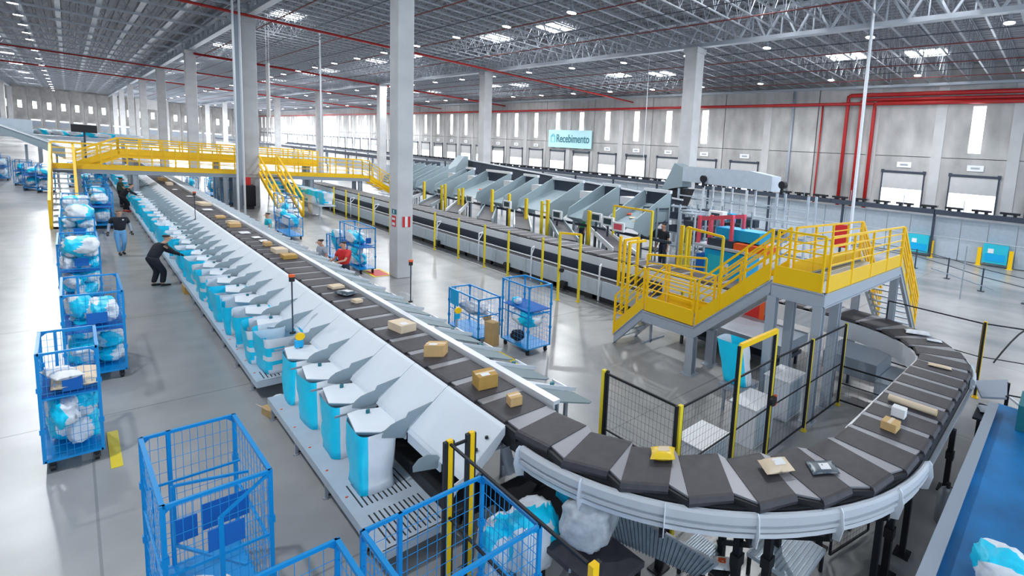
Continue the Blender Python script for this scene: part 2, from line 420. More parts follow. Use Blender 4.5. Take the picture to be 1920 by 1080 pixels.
ic = MB()
for a, c in (((3.9,-.45),(3.05,-.45)),((3.05,-.45),(3.05,.3)),((3.05,.3),(3.2,.45)),((3.75,.45),(3.9,.3)),((3.9,.3),(3.9,-.45)),((3.9,.3),(3.05,.3))):
    ic.bar((-.07,a[0],a[1]), (-.07,c[0],c[1]), .1, .03)
ic.bar((-.07,3.62,.3),(-.07,3.62,.62),.08,.03); ic.bar((-.07,3.32,.3),(-.07,3.32,.62),.08,.03); ic.bar((-.07,3.62,.62),(-.07,3.32,.62),.08,.03)
ic.obj('emblem', 'teal_light', sg)

# ================================================================== SORTER LOOP
ZB = 1.5
def ell(c, a, b, th): return Vector((c[0]+a*math.cos(th), c[1]+b*math.sin(th), 0))
def curve1(t):   # 0..1, from the near straight round to the cross run
    th = PI+t*PI/2; return ell((6.5, 5.0), 2.65, 2.87, th), ell((6.5, 5.0), 3.3, 3.87, th)
def curve2(t):
    th = 1.5*PI+t*PI/2; return ell((10.1, 4.6), 1.6, 2.5, th), ell((10.1, 4.6), 2.62, 3.47, th)
sta = []
n = int((78-5)/.78)
for i in range(n, -1, -1): y = 5.41+.78*i; sta.append((Vector((3.85,y,0)), Vector((3.2,y,0)), 'A'))
for i in range(7): a, b = curve1(.10+.128*i); sta.append((a, b, 'c'))
for i in range(7): x = 6.47+.525*i; sta.append((Vector((x,2.13,0)), Vector((x,1.13,0)), 'B'))
for i in range(6): a, b = curve2(i/6); sta.append((a, b, 'c'))
for i in range(0, 60): y = 4.6+.78*i; sta.append((Vector((11.7,y,0)), Vector((12.72,y,0)), 'D'))
sorter = thing('parcel_sorter', 'long looping cross-belt sorter with black belts carrying parcels', 'conveyor', (3.5, 5, 0))
so = Vector((-3.5, -5, 0))
def carrier(i):
    A, B = sta[i], sta[i+1]
    pi_, po = (A[0]+B[0])/2, (A[1]+B[1])/2
    ax = (po-pi_).normalized(); tv = Vector((-ax.y, ax.x, 0))
    if tv.dot(B[0]-A[0]) < 0: tv = -tv
    dirx = abs(tv.x)
    bl = .60*(1-dirx)+.395*dirx
    if A[2] == 'c': bl *= 1.10 if A[1].x < 8 else 1.0
    W = (po-pi_).length; cen = (pi_+po)/2
    b = MB(); h = bl/2; e = W/2
    prof = [(-e,-.10),(-e-.012,-.05),(-e+.012,-.006),(-e+.05,0),(e-.05,0),(e-.012,-.006),(e+.012,-.05),(e,-.10)]
    secs = [[cen+ax*u+tv*s_*h+Vector((0,0,ZB+z))+so for u, z in prof] for s_ in (-1, 1)]
    b.ribbon(secs, closed=True)
    o = b.obj('carrier', 'belt', sorter)
    # gap plate towards the next carrier
    gA = pi_+tv*h; gB = po+tv*h
    C2 = sta[min(i+2, len(sta)-1)]; p2, q2 = (B[0]+C2[0])/2, (B[1]+C2[1])/2
    ax2 = (q2-p2).normalized(); t2 = Vector((-ax2.y, ax2.x, 0))
    if t2.dot(C2[0]-B[0]) < 0: t2 = -t2
    d2 = abs(t2.x); b2 = (.60*(1-d2)+.395*d2)*((1.10 if B[1].x < 8 else 1.0) if B[2] == 'c' else 1)/2
    gC = p2-t2*b2; gD = q2-t2*b2
    gB = gB-ax*.055; gD = gD-ax2*.055
    zz = Vector((0,0,ZB-.008))+so; dz = Vector((0,0,-.03))
    MB().prism([gA+zz, gC+zz, gD+zz, gB+zz], dz).obj('gap_plate', 'gap', o)
    m1, m2 = gB+ax*.055, gD+ax2*.055
    z3 = Vector((0,0,ZB-.03))+so
    MB().prism([gB+z3-ax*.02, gD+z3-ax2*.02, m2+z3, m1+z3], (0,0,-.12)).obj('joint', 'black', o)
for i in range(len(sta)-1): carrier(i)
# continuous body beneath the carriers and side rails
dense = [(s_[0], s_[1]) for s_ in sta if s_[2] == 'A'][:1]+[(Vector((3.85,5.1,0)), Vector((3.2,5.1,0)))]
dense += [curve1(i/24) for i in range(25)]+[curve2(i/20) for i in range(21)]+[(Vector((11.7,51,0)), Vector((12.72,51,0)))]
def rails(lo, hi, prof, name, m, side, smooth=False):
    b = MB(); secs = []
    for a, c in dense[lo:hi]:
        n_ = (c-a).normalized(); base = c if side == 'o' else a; sg = 1 if side == 'o' else -1
        secs.append([base+n_*sg*u+Vector((0,0,z))+so for u, z in prof])
    b.ribbon(secs, closed=True); return b.obj(name, m, sorter, smooth)
rails(0, None, [(-.08,1.2),(-.08,1.41),(-.01,1.41),(-.01,1.2)], 'chassis_side', 'black', 'o')
rails(0, None, [(-.08,1.2),(-.08,1.41),(-.01,1.41),(-.01,1.2)], 'chassis_side', 'black', 'i')
b = MB(); b.ribbon([[a+Vector((0,0,1.2))+so, c+Vector((0,0,1.2))+so] for a, c in dense]); b.obj('chassis_plate', 'black', sorter)
cp = [(.0,1.22),(.0,1.38),(.03,1.40),(.06,1.395),(.085,1.37),(.09,1.29),(.05,1.28),(.05,1.25),(.085,1.245),(.085,1.205),(.02,1.20)]
rails(2, 27, cp, 'side_rail', 'rail_alu', 'o'); rails(27, 48, cp, 'side_rail', 'rail_alu', 'o')
rails(1, 27, cp, 'side_rail', 'rail_alu', 'i'); rails(26, None, [(.02,1.0),(.02,1.42),(.07,1.42),(.07,1.0)], 'side_rail', 'rail_white', 'i')
rails(2, 26, [(.0,1.12),(.0,1.165),(.05,1.16),(.05,1.11)], 'cable_tray', 'rail_white', 'o'); rails(26, 46, [(.0,1.12),(.0,1.165),(.05,1.16),(.05,1.11)], 'cable_tray', 'steel_galv', 'o')
for i in (1, 5, 9, 13, 17, 21, 25, 30, 34, 38):
    a, c = dense[i+1]; n_ = (c-a).normalized(); t_ = Vector((-n_.y, n_.x, 0))
    p = c+so
    b = MB(); b.prism([p+n_*.01+Vector((0,0,1.0)), p+n_*.11+Vector((0,0,1.04)), p+n_*.15+Vector((0,0,1.22)), p+n_*.12+Vector((0,0,1.38)), p+n_*.08+Vector((0,0,1.42)), p+n_*.01+Vector((0,0,1.38))], t_*.012)
    b.obj('rail_bracket', 'rail_white', sorter)
    for q, sg in ((a, -1), (c, 1)):
        if sg == 1 and i < 18: continue
        if i % 4 == 1:
            l = MB(); r_ = q-n_*sg*.1+so; l.bar(r_+Vector((0,0,0)), r_+Vector((0,0,1.2)), .075, .075); l.box(r_.x-.1, r_.x+.1, r_.y-.1, r_.y+.1, 0, .02)
            l.obj('support_leg', 'black_metal', sorter)
    if i % 4 == 1:
        l = MB(); p0, p1 = a+so, c+so; l.bar(p0+Vector((0,0,1.05)), p1+Vector((0,0,1.05)), .08, .08); l.bar(p0+Vector((0,0,.35)), p1+Vector((0,0,1.0)), .05, .05)
        l.obj('cross_brace', 'black_metal', sorter)
for y in [6.5+2.3*i for i in range(28)]:
    b = MB()
    for x in (3.25, 3.8): b.bar((x-3.5, y-5, 0), (x-3.5, y-5, 1.2), .07, .07)
    b.bar((-.25, y-5, .5), (.3, y-5, .5), .05, .05); b.obj('support_leg', 'gray_paint', sorter)

# ---- white chute sheets, fins, outlets on the left of the near straight
P0, PITCH, NB = 6.96, 1.133, 55
sheet = MB(); sh = [(3.17,1.50),(3.13,1.475),(2.66,1.06),(2.645,1.035)]
sheet.ribbon([[(x, 0, z) for x, z in sh]+[(x-.02, 0, z-.03) for x, z in sh[::-1]], [(x, PITCH-.012, z) for x, z in sh]+[(x-.02, PITCH-.012, z-.03) for x, z in sh[::-1]]], closed=True)
sheet = sheet.mesh('chute_sheet', 'white_sheet')
fin = MB().prism([(2.955,0,1.325),(2.66,0,1.075),(2.64,0,1.0),(2.604,0,.92),(2.33,0,1.03),(2.335,0,1.07),(2.37,0,1.125),(2.44,0,1.175),(2.54,0,1.20),(2.62,0,1.21),(2.65,0,1.275)], (0,.012,0)).mesh('divider_fin', 'fin')
lid = MB().prism([(2.38,.19,1.02),(2.57,.24,1.02),(2.63,.40,1.02),(2.62,.92,1.02),(2.38,1.05,1.02),(2.24,1.03,1.02),(2.16,.42,1.02)], (0,0,-.015)).mesh('outlet_plate', 'white_sheet')
rim = MB(); 
for a, c in (((2.38,.19),(2.16,.42)),((2.38,.19),(2.57,.24)),((2.16,.42),(2.24,1.03)),((2.10,1.07),(2.66,1.07))): rim.bar((a[0],a[1],.995), (c[0],c[1],.995), .014, .03)
rim = rim.mesh('outlet_rim', 'steel_galv')
knob = MB().tube([(2.44,.86,1.02),(2.44,.86,1.07)], .026, 8).mesh('sensor', 'teal')
back = MB().box(2.62, 2.66, 0, PITCH, .55, 1.03).mesh('back_panel', 'white_sheet') if False else MB().box(2.63,2.65,.06,PITCH-.10,.86,1.0).mesh('back_panel', 'white_sheet')
for i in range(NB):
    y = P0+PITCH*i
    dist = ['nearest', 'second', 'third', 'fourth', 'fifth', 'sixth', 'seventh', 'eighth']
    lb = ('white sorter outlet chute with grey divider fin, %s from the near end' % dist[i]) if i < 8 else 'white sorter outlet chute with grey divider fin, farther down the long row'
    t = thing('outlet_chute', lb, 'chute', (2.6, y, 0), 0, 'outlet chutes along the sorter' if i >= 8 else None)
    for nme, me, yy in (('chute_sheet', sheet, 0), ('divider_fin', fin, 0), ('outlet_plate', lid, 0), ('outlet_rim', rim, 0), ('sensor', knob, 0), ('back_panel', back, 0)):
        if i > 30 and nme in ('sensor', 'outlet_rim'): continue
        if nme in ('outlet_plate', 'outlet_rim', 'sensor') and i == 4: continue
        inst(nme, me, t, (-2.6, yy, 0))
t = thing('end_chute', 'last plain white chute sheet with curved end cheek beside the sorter curve', 'chute', (2.9, 5.4, 0))
b = MB(); b.ribbon([[(x-2.9, 0, z) for x, z in sh]+[(x-2.92, 0, z-.03) for x, z in sh[::-1]], [(x-2.9, P0-5.4-.012, z) for x, z in sh]+[(x-2.92, P0-5.4-.012, z-.03) for x, z in sh[::-1]]], closed=True)
b.obj('chute_sheet', 'white_sheet', t)
MB().prism([(.26,0,1.49),(.22,0,1.47),(-.24,0,1.05),(-.45,0,.98),(-.50,0,.5),(-.48,0,.36),(-.42,0,.36),(-.40,0,.8),(-.3,0,.93),(-.1,0,1.0),(.1,0,1.18),(.26,0,1.38)], (0,-.015,0)).obj('end_cheek', 'rail_white', t)
MB().prism([(-.25,.6,1.03),(-.28,.6,.90),(-.56,.6,.98),(-.565,.6,1.05),(-.5,.6,1.12),(-.4,.6,1.14),(-.28,.6,1.08)], (0,.012,0)).obj('divider_fin', 'fin', t); inst('back_panel', back, t, (-2.9, .5, 0))
for i, (x, z) in enumerate(((-.05,1.25),(.08,1.36))): MB().tube([(x,.10,z),(x,.10,z+.03)], .02, 8).obj('bolt', 'black_metal', t)

# ---- packing table with slotted top
def table(name, label, y0, y1, slots):
    t = thing(name, label, 'table', (2.25, y0, 0))
    b = MB(); b.box(-.34, .40, 0, y1-y0, .33, .36); b.box(-.36, -.33, 0, y1-y0, .24, .362); b.box(-.34, .40, -.01, .02, .24, .36)
    b.obj('table_top', 'panel_grey', t)
    if slots:
        for s_ in slots:
            sl = MB()
            for k in range(11): sl.box(-.24+k*.055, -.225+k*.055, s_[0], s_[1], .3605, .363)
            sl.obj('slot_row', 'black', t)
        bo = MB()
        for k in range(6): bo.tube([(-.30,.5+.8*k,.36),(-.30,.5+.8*k,.368)], .016, 6)
        bo.obj('bolt_row', 'orange', t)
    y = .55
    while y < y1-y0:
        for x in (-.33, .36):
            l = MB(); l.bar((x, y, .01), (x, y, .33), .035, .035); l.tube([(x, y, 0), (x, y, .02)], .04, 8); l.obj('leg', 'steel_galv', t)
        l = MB(); l.bar((-.33, y, .04), (.36, y, .04), .02, .02); l.obj('stretcher', 'black_metal', t)
        y += 1.47
    return t
table('packing_table', 'low grey slotted table under the nearest hanging bags', 5.70, 10.83, [(.08, .75), (.95, 1.55)])
table('packing_table', 'long low grey table under the far row of hanging bags', 11.68, 66, [(0.1, .5)])
tag(MB().box(2.68,3.12,5.5,68,.40,.46).box(2.66,2.70,5.5,68,.36,.52).box(3.12,3.16,5.5,68,.36,.52).obj('takeaway_belt', 'black'), 'dark takeaway belt running under the white chutes', 'conveyor')
lg = MB()

# ---- hanging bags
def sackmesh(seed, w, d, h, shear=False):
    rnd = random.Random(seed); v = []; fcs = []; mi = []
    rings = 9; per = 20
    for r in range(rings):
        z = h*r/(rings-1); k = 1-.10*math.sin(PI*r/(rings-1)+.5)*rnd.random()
        tw = 1-(.12*(1-r/(rings-1))**3)
        for p in range(per):
            a = 2*PI*p/per
            cxx = math.copysign(abs(math.cos(a))**.42, math.cos(a)); cyy = math.copysign(abs(math.sin(a))**.42, math.sin(a))
            nn = noise.noise(Vector((a*1.5+seed*3.1, z*3, seed)))*.10*(1 if r not in (rings-1,) else .3)
            fold = .05*math.sin(a*5+seed+z*2)*(1-abs(2*r/(rings-1)-1))
            sx_, sy_ = (.10*z/h, .36*z/h) if shear else (0, 0)
            v.append((cxx*w/2*(k*tw+nn+fold)+sx_, cyy*d/2*(k*tw+nn+fold)+sy_, z))
    for r in range(rings-1):
        for p in range(per):
            a = r*per+p; b_ = r*per+(p+1) % per
            fcs.append([a, b_, b_+per, a+per])
            an = (p+.5)/per*360
            # cyan on the faces turned to the aisle, white on the faces turned to the near end
            an2 = an if shear else (an+70*noise.noise(Vector((math.cos(an*PI/180)*1.5+seed, r*.35, seed*2.3)))+12*(seed % 3-1)) % 360
            mi.append(0 if (120 < an2 < 252 and not (seed % 5 == 2 and an2 < 170)) or an2 < 18 or an2 > 342 else 1)
    fcs.append(list(range(per))[::-1]); mi.append(1)
    me = bpy.data.meshes.new('bag'); me.from_pydata(v, [], fcs); me.materials.append(MT['sack_cyan']); me.materials.append(MT['sack_white'])
    me.polygons.foreach_set('material_index', mi); me.polygons.foreach_set('use_smooth', [True]*len(fcs)); me.update()
    return me
bm_ = [sackmesh(i+1, .46, .80, .655, True) for i in range(5)]
wide = [sackmesh(i+11, .60, 1.06, .74) for i in range(5)]
bagname = ['nearest woven bag, cyan and white, standing on the slotted table end', 'second woven cyan and white bag from the near end', 'third woven cyan and white bag from the near end', 'fourth woven cyan and white bag, beside the gap in the table']
for i in range(4):
    o = inst('hanging_bag', bm_[i], None, (2.27, P0+PITCH*i+.20, .365)); o.rotation_euler.z = .05*(i % 3-1)
    tag(o, bagname[i], 'bag')
o = inst('hanging_bag', wide[0], None, (2.33, 12.35, .365), scale=(1.05, 1, .98)); tag(o, 'bulging grey white bag with blue folds at the near end of the far table', 'bag')
fl = ['first', 'second', 'third', 'fourth', 'fifth', 'sixth', 'seventh', 'eighth']
for i in range(5, NB-2):
    o = inst('hanging_bag', wide[i % 5], None, (2.26+.03*random.uniform(-1,1), P0+PITCH*i+.42, .365)); o.rotation_euler.z = random.uniform(-.15, .15)
    o.scale = (random.uniform(.92,1.12), random.uniform(.9,1.02), random.uniform(.88,1.02))
    j = i-5
    tag(o, ('bulging cyan and white bag, %s behind the grey bag on the far table' % fl[j]) if j < 8 else 'cyan and white bag hanging in the long receding row', 'bag', 'bags in the long receding row' if j >= 8 else None)
# green/yellow switch at gap
t = thing('signal_switch', 'small yellow round switch with blue bracket between the fourth and fifth outlets', 'switch', (2.42, 11.2, 0))
MB().tube([(0,0,1.26),(0,-.05,1.26)], .07, 12).obj('button', 'yellow', t); MB().box(-.07,.05,-.02,.05,1.05,1.18).obj('bracket', 'machine_cyan', t); MB().bar((0,.03,0),(0,.03,1.25),.03,.03).obj('post', 'steel_galv', t)
t = thing('signal_switch', 'small yellow round switch beside the right trays near the open roll cage', 'switch', (5.0, 10.6, 0))
MB().tube([(0,0,1.42),(0,-.05,1.42)], .07, 12).obj('button', 'yellow', t); MB().box(-.05,.05,-.02,.05,1.22,1.34).obj('bracket', 'machine_cyan', t); MB().bar((0,.03,0),(0,.03,1.4),.03,.03).obj('post', 'steel_galv', t)

# beacons
def beacon(x, y, z0, z1, label):
    t = thing('signal_beacon', label, 'beacon', (x, y, 0))
    MB().tube([(0,0,z0),(0,0,z1-.14)], .012, 6).obj('pole', 'steel_dark', t); MB().tube([(0,0,z1-.14),(0,0,z1-.05)], .045, 10).obj('body', 'black', t)
    MB().tube([(0,0,z1-.05),(0,0,z1)], .05, 10).obj('lens', 'orange', t); MB().tube([(0,0,z0),(0,0,z0+.03)], .05, 8).obj('foot', 'black', t)
beacon(2.50, 12.05, 1.06, 2.26, 'orange signal beacon on a thin pole above the near white chutes')
beacon(2.95, 28.5, 1.3, 2.45, 'small dark signal beacon on a thin pole far along the white chutes')
beacon(5.05, 13.2, 1.0, 2.1, 'red signal beacon on a thin pole right of the sorter before the big column')

# ---- right trays
tag(MB().box(3.885,3.99,5.42,76,1.50,1.56).box(3.885,3.91,5.42,76,1.3,1.5).obj('edge_rail', 'rail_white'), 'long white edge rail along the right side of the straight sorter', 'rail')
def flat(pts, th, m, name): return MB().prism(pts, (0,0,-th)).mesh(name, m)
slope = lambda x: 1.50-(x-4.0)*.42
def sp(x, y, dz=0): return (x-4, y, slope(x)+dz)
deckp = MB().prism([sp(4.0,.0), sp(4.62,.06), sp(4.74,.16), sp(4.70,.60), sp(4.0,.64)], (0,0,-.02)).mesh('tray_plate', 'tray')
hop = MB().prism([sp(4.0,.63,-.03), sp(4.62,.60,-.03), sp(4.66,1.0,-.03), sp(4.0,1.12,-.03)], (0,0,-.02)).mesh('hopper_plate', 'white_sheet')
hf = MB(); hf.bar(sp(4.05,.64,.02), sp(4.78,.62,.04), .02, .06); hf.bar(sp(4.68,.62,.02), sp(4.68,1.10,.02), .02, .05)
hf = hf.mesh('hopper_frame', 'rail_white')
sn = MB().tube([sp(4.50,.86), sp(4.50,.86,.05)], .035, 8).mesh('sensor', 'teal')
flap = MB().prism([sp(4.40,.02,.01), sp(4.84,.0,.10), sp(4.86,.18,.16), sp(4.45,.35,.03)], (0,0,-.015)).mesh('side_flap', 'tray')
undr = MB().box(0.0,.02,0,1.13,.7,1.48).mesh('skirt', 'gray_paint')
for i in range(52):
    y = 5.48+PITCH*i
    lb = ('grey side tray with white hopper, %s from the sorter curve' % dist[i]) if i < 8 else 'grey side tray with white hopper farther along the sorter'
    t = thing('side_tray', lb, 'chute', (4.0, y, 0), 0, 'side trays along the right of the sorter' if i >= 8 else None)
    inst('tray_plate', deckp, t); inst('hopper_plate', hop, t); inst('hopper_frame', hf, t); inst('skirt', undr, t)
    if i < 20: inst('sensor', sn, t)
    if i % 2 == 0: MB().bar((.55,.55,0),(.55,.55,1.2),.05,.05).bar((.05,.55,0),(.05,.55,1.2),.05,.05).obj('leg', 'steel_galv', t)

# ---- parcels
def parcel(label, x, y, L, W, hh, rz, m, name='cardboard_box', lab=True, z=ZB, tape=True):
    t = thing(name, label, 'box', (x, y, z+.002), rz)
    MB().box(-L/2, L/2, -W/2, W/2, 0, hh).obj('carton', m, t, bevel=.006)
    if tape: MB().box(-L/2-.001, L/2+.001, -.025, .025, hh-.0, hh+.002).obj('tape', 'card_pale', t)
    if lab: MB().box(-L*.3, L*.12, -W*.42, -W*.08, hh+.002, hh+.004).obj('label', 'paper', t)
    return t
parcel('pale cardboard box on the straight belt, second largest of the near boxes', 3.60, 9.78, .27, .47, .15, 0.12, 'card_pale')
parcel('cardboard box with white label, squarely facing the camera on the straight belt', 3.53, 8.20, .30, .22, .20, -.72, 'card')
parcel('largest brown cardboard box with taped white top on the straight belt', 3.54, 6.62, .27, .30, .20, -.17, 'card_dark')
parcel('small cube cardboard box nearest the curve', 3.54, 5.83, .16, .18, .13, -.2, 'card', lab=False)
parcel('brown cardboard box standing on the curve end beside a white box', 6.80, 1.66, .20, .22, .12, -.05, 'card', lab=False)
parcel('white box behind the brown box on the cross run', 7.28, 1.68, .14, .20, .14, 0, 'paper', lab=False, tape=False, name='white_box')
for i, a in enumerate(((3.62,13.62,.24,.3,.06,.1,'card_pale','small flat cardboard box behind the dark mailer'),(3.58,12.10,.14,.2,.07,.2,'card_pale','small cube carton just before the dark mailer'),
    (3.63,17.75,.30,.42,.11,0,'card_dark','amber cardboard box, nearer of the pair far along the belt'),(3.62,18.75,.28,.50,.13,.05,'card_pale','pale cardboard box just behind the amber box'),
    (3.60,20.1,.17,.35,.12,0,'card','small amber carton third in the far group'),(3.52,24.65,.30,.55,.14,0,'card','long tan carton far along the belt'),
    (3.62,25.6,.25,.4,.1,.3,'card_pale','pale carton close behind the long tan carton'),(3.52,27.4,.26,.5,.08,0,'card','flat tan carton before the far white mailer'),
    (3.62,32.4,.34,1.0,.12,0.1,'card_pale','wide pale parcel far along the belt'),(3.55,44.2,.26,.9,.15,0,'card_pale','pale carton just this side of the footbridge'),(3.55,47.6,.22,.8,.2,.2,'card','carton farthest away under the footbridge'))):
    parcel(a[7], *a[:6], a[6], lab=False)
def pillow(label, x, y, L, W, hh, rz, m, cat='parcel', name='padded_mailer', z=ZB, parts=True, m2='paper'):
    b = MB(); n = 10; top = []; 
    for i in range(n+1):
        for j in range(n+1):
            u, v = i/n*2-1, j/n*2-1
            e = max(0, (1-abs(u)**2.4)*(1-abs(v)**2.4))**.5
            k = 1-.06*(1-abs(u))*v*v
            b.v.append((u*L/2, v*W/2*(1-.05*math.cos(u*3)), hh*(.5+.5*e)+.06*hh*noise.noise(Vector((u*3+x, v*3+y, 1))*2)))
    for i in range(n+1):
        for j in range(n+1):
            u, v = i/n*2-1, j/n*2-1
            e = max(0, (1-abs(u)**2.4)*(1-abs(v)**2.4))**.5
            b.v.append((u*L/2, v*W/2*(1-.05*math.cos(u*3)), hh*(.5-.5*e)))
    N2 = (n+1)**2
    for i in range(n):
        for j in range(n):
            a = i*(n+1)+j; b.f.append([a, a+n+1, a+n+2, a+1]); b.m.append(0); b.f.append([N2+a, N2+a+1, N2+a+n+2, N2+a+n+1]); b.m.append(0)
    for i in range(n):
        for a, c in ((i*(n+1), (i+1)*(n+1)), (i*(n+1)+n, (i+1)*(n+1)+n), (i, i+1), (n*(n+1)+i, n*(n+1)+i+1)):
            b.f.append([a, c, N2+c, N2+a]); b.m.append(0)
    t = thing(name, label, cat, (x, y, z+.002), rz)
    b.obj('wrapping', m, t, smooth=True)
    if parts: MB().box(-L*.12, L*.25, -W*.26, W*.2, hh*.97, hh*1.01).obj('label', m2, t)
    return t
pillow('yellow padded mailer with a pale half on the curve', 4.06, 3.50, .25, .28, .10, .75, 'mailer_yellow', m2='card_pale')
pillow('tan crumpled paper parcel with white label on the curve', 4.80, 2.38, .36, .27, .11, -.6, 'card_pale')
pillow('black and white plastic mailer on the curve right of the tan parcel', 5.22, 1.98, .34, .26, .035, -.75, 'mailer_dark')
pillow('dark blue plastic mailer on the straight belt', 3.60, 12.85, .3, .45, .09, .3, 'mailer_dark')
pillow('pale oval mailer on the cross run before the second curve', 9.94, 1.66, .14, .42, .05, .15, 'card_pale', parts=False)
pillow('large white plastic mailer on the second curve', 11.85, 2.55, .32, .55, .07, .4, 'sack_white', parts=False)
pillow('small white plastic mailer on the second curve', 11.58, 2.12, .16, .32, .04, .3, 'sack_white', parts=False)
for x, y, s_, lb in ((3.62,21.7,.2,'white round mailer behind the third amber carton'),(3.52,22.9,.26,'pale flat mailer fifth along the far belt'),(3.66,20.9,.2,'small white mailer between far cartons'),(3.50,30.2,.3,'white oval mailer far along the belt'),(3.6,36.4,.22,'pinkish small mailer near the footbridge'),(3.45,40.5,.2,'thin grey mailer near the footbridge')):
    pillow(lb, x, y, s_, s_*2.0, .05, 0, 'paper', parts=False)
t = thing('cardboard_tube', 'long tan cardboard tube lying across the belt', 'tube', (7.70, 1.60, ZB+.06)); 
MB().tube([(0,-.36,0),(0,.36,0)], .052, 14).obj('tube_wall', 'card_pale', t, smooth=False); MB().tube([(0,-.365,0),(0,-.36,0)], .046, 14).obj('end_cap', 'card', t)

# ================================================================== YELLOW WALKWAYS
def railing(parent, p, q, posts, h=1.1, toe=.42, mids=3, ps=.05, rs=.035, post_h=None, col='yellow', tm='yellow'):
    """guard rail from p to q (deck edge points); posts, top rail, mid rails and toe board are parts"""
    p, q = Vector(p), Vector(q); up = Vector((0, 0, 1))
    nm = MB().bar(Vector((0,0,0)), Vector((0,0,h)), ps, ps).mesh('post', col)
    for i in range(posts):
        t = i/(posts-1); inst('post', nm, parent, p+(q-p)*t)
    MB().bar(p+up*h, q+up*h, rs*1.25, rs*1.25).obj('handrail', col, parent)
    for k in range(mids):
        z = toe+(h-toe)*(k+1)/(mids+1); MB().bar(p+up*z, q+up*z, rs*.8, rs*.8).obj('mid_rail', col, parent)
    if toe > .05:
        d = (q-p); n = Vector((-d.y, d.x, 0)).normalized()*.012
        MB().prism([p-n, q-n, q-n+up*toe*.93, p-n+up*toe*.93], n*2).obj('toe_board', tm, parent)
def beam(parent, p, q, h=.30, m='beam_paint', w_=.10):
    p, q = Vector(p), Vector(q); d = q-p; n = Vector((-d.y, d.x, 0)).normalized()
    b = MB()
    b.prism([p-n*.015-Vector((0,0,h)), q-n*.015-Vector((0,0,h)), q-n*.015, p-n*.015], n*.03)
    for z in (-.012, -h+.012): b.prism([p-n*w_/2+Vector((0,0,z-.012)), q-n*w_/2+Vector((0,0,z-.012)), q-n*w_/2+Vector((0,0,z+.012)), p-n*w_/2+Vector((0,0,z+.012))], n*w_)
    b.obj('beam', m, parent)
def leg(parent, x, y, z1, s_=.16, m='beam_paint'):
    b = MB(); b.box(x-s_/2, x+s_/2, y-.012, y+.012, 0, z1); b.box(x-s_/2-.006, x-s_/2+.014, y-s_*.7, y+s_*.7, 0, z1); b.box(x+s_/2-.014, x+s_/2+.006, y-s_*.7, y+s_*.7, 0, z1)
    b.box(x-s_, x+s_, y-s_, y+s_, 0, .02); b.obj('leg', m, parent)
def steps(parent, p0, p1, width, n, m='grate'):
    p0, p1 = Vector(p0), Vector(p1); width = Vector(width); d = (p1-p0)/n; run = Vector((d.x, d.y, 0))
    me = MB().prism([(0,0,0), tuple(run*1.02), tuple(run*1.02+width), tuple(width)], (0,0,-.03)).mesh('step', m)
    for i in range(n): inst('step', me, parent, p0+d*i+Vector((0,0,max(d.z, 0))) if d.z > 0 else p0+d*(i+1)-run)

# --- near crossover platform
pf = thing('stair_platform', 'yellow railed crossover platform with stairs on grey legs over the sorter', 'platform', (0, 0, 0))
X0, X1 = 8.82, 9.64
# short flight
for xx in (X0, X1):
    beam(pf, (xx,9.70,.26), (xx,8.64,1.22), .28); railing(pf, (xx,9.72,.22), (xx,8.66,1.20), 2, 1.12, .38)
    beam(pf, (xx,8.64,1.18), (xx,6.90,1.18), .28)
    railing(pf, (xx,8.55,1.20), (xx,6.98,1.20), 3 if xx == X1 else 2, 1.12, .40)
    beam(pf, (xx,6.90,1.20), (xx,4.92,2.74), .30); railing(pf, (xx,6.86,1.22), (xx,4.98,2.72), 4, 1.1, .40)
MB().box(X0+.02, X1-.02, 6.9, 8.64, 1.15, 1.18).obj('landing_deck', 'grate', pf)
steps(pf, (X0+.04,9.7,0), (X0+.04,8.64,1.18), (X1-X0-.08,0,0), 5); steps(pf, (X0+.04,6.9,1.18), (X0+.04,4.92,2.70), (X1-X0-.08,0,0), 7)
# upper deck
MB().box(X0+.02, 13.95, 3.72, 4.9, 2.62, 2.66).obj('upper_deck', 'grate', pf)
ZD = 2.70
beam(pf, (X0,4.90,ZD), (X0,3.70,ZD), .30); railing(pf, (X0,4.84,ZD), (X0,3.78,ZD), 2, 1.12, .40)
beam(pf, (X0,3.70,ZD), (13.97,3.70,ZD), .30); railing(pf, (X0+.12,3.70,ZD), (13.90,3.70,ZD), 5, 1.12, .36)
beam(pf, (X1,4.90,ZD), (13.97,4.90,ZD), .30); railing(pf, (X1+.1,4.90,ZD), (13.90,4.90,ZD), 5, 1.12, .36)
# descending flight beyond
for yy in (3.70, 4.90):
    beam(pf, (13.97,yy,ZD), (16.6,yy,.25), .26); railing(pf, (13.97,yy,ZD-.02), (16.5,yy,.30), 4, 1.12, .30, ps=.07, rs=.06)
steps(pf, (13.97,3.74,ZD), (16.6,3.74,.1), (0,1.12,0), 11)
for x, y in ((X0,6.95),(X1,6.95)): leg(pf, x, y, .92)
for x, y in ((X0,4.84),(X1+.05,4.84),(X0,3.78),(X1+.05,3.78)): leg(pf, x, y, 2.42, .15)
for x, y in ((13.9,3.78),(13.9,4.84)): leg(pf, x, y, 2.42, .15)
MB().bar((X0+.3,8.6,.9),(X0+.3,8.6,.25),.05,.05).bar((X0,8.6,.3),(X1,8.6,.3),.05,.05).obj('under_brace', 'gray_paint', pf)

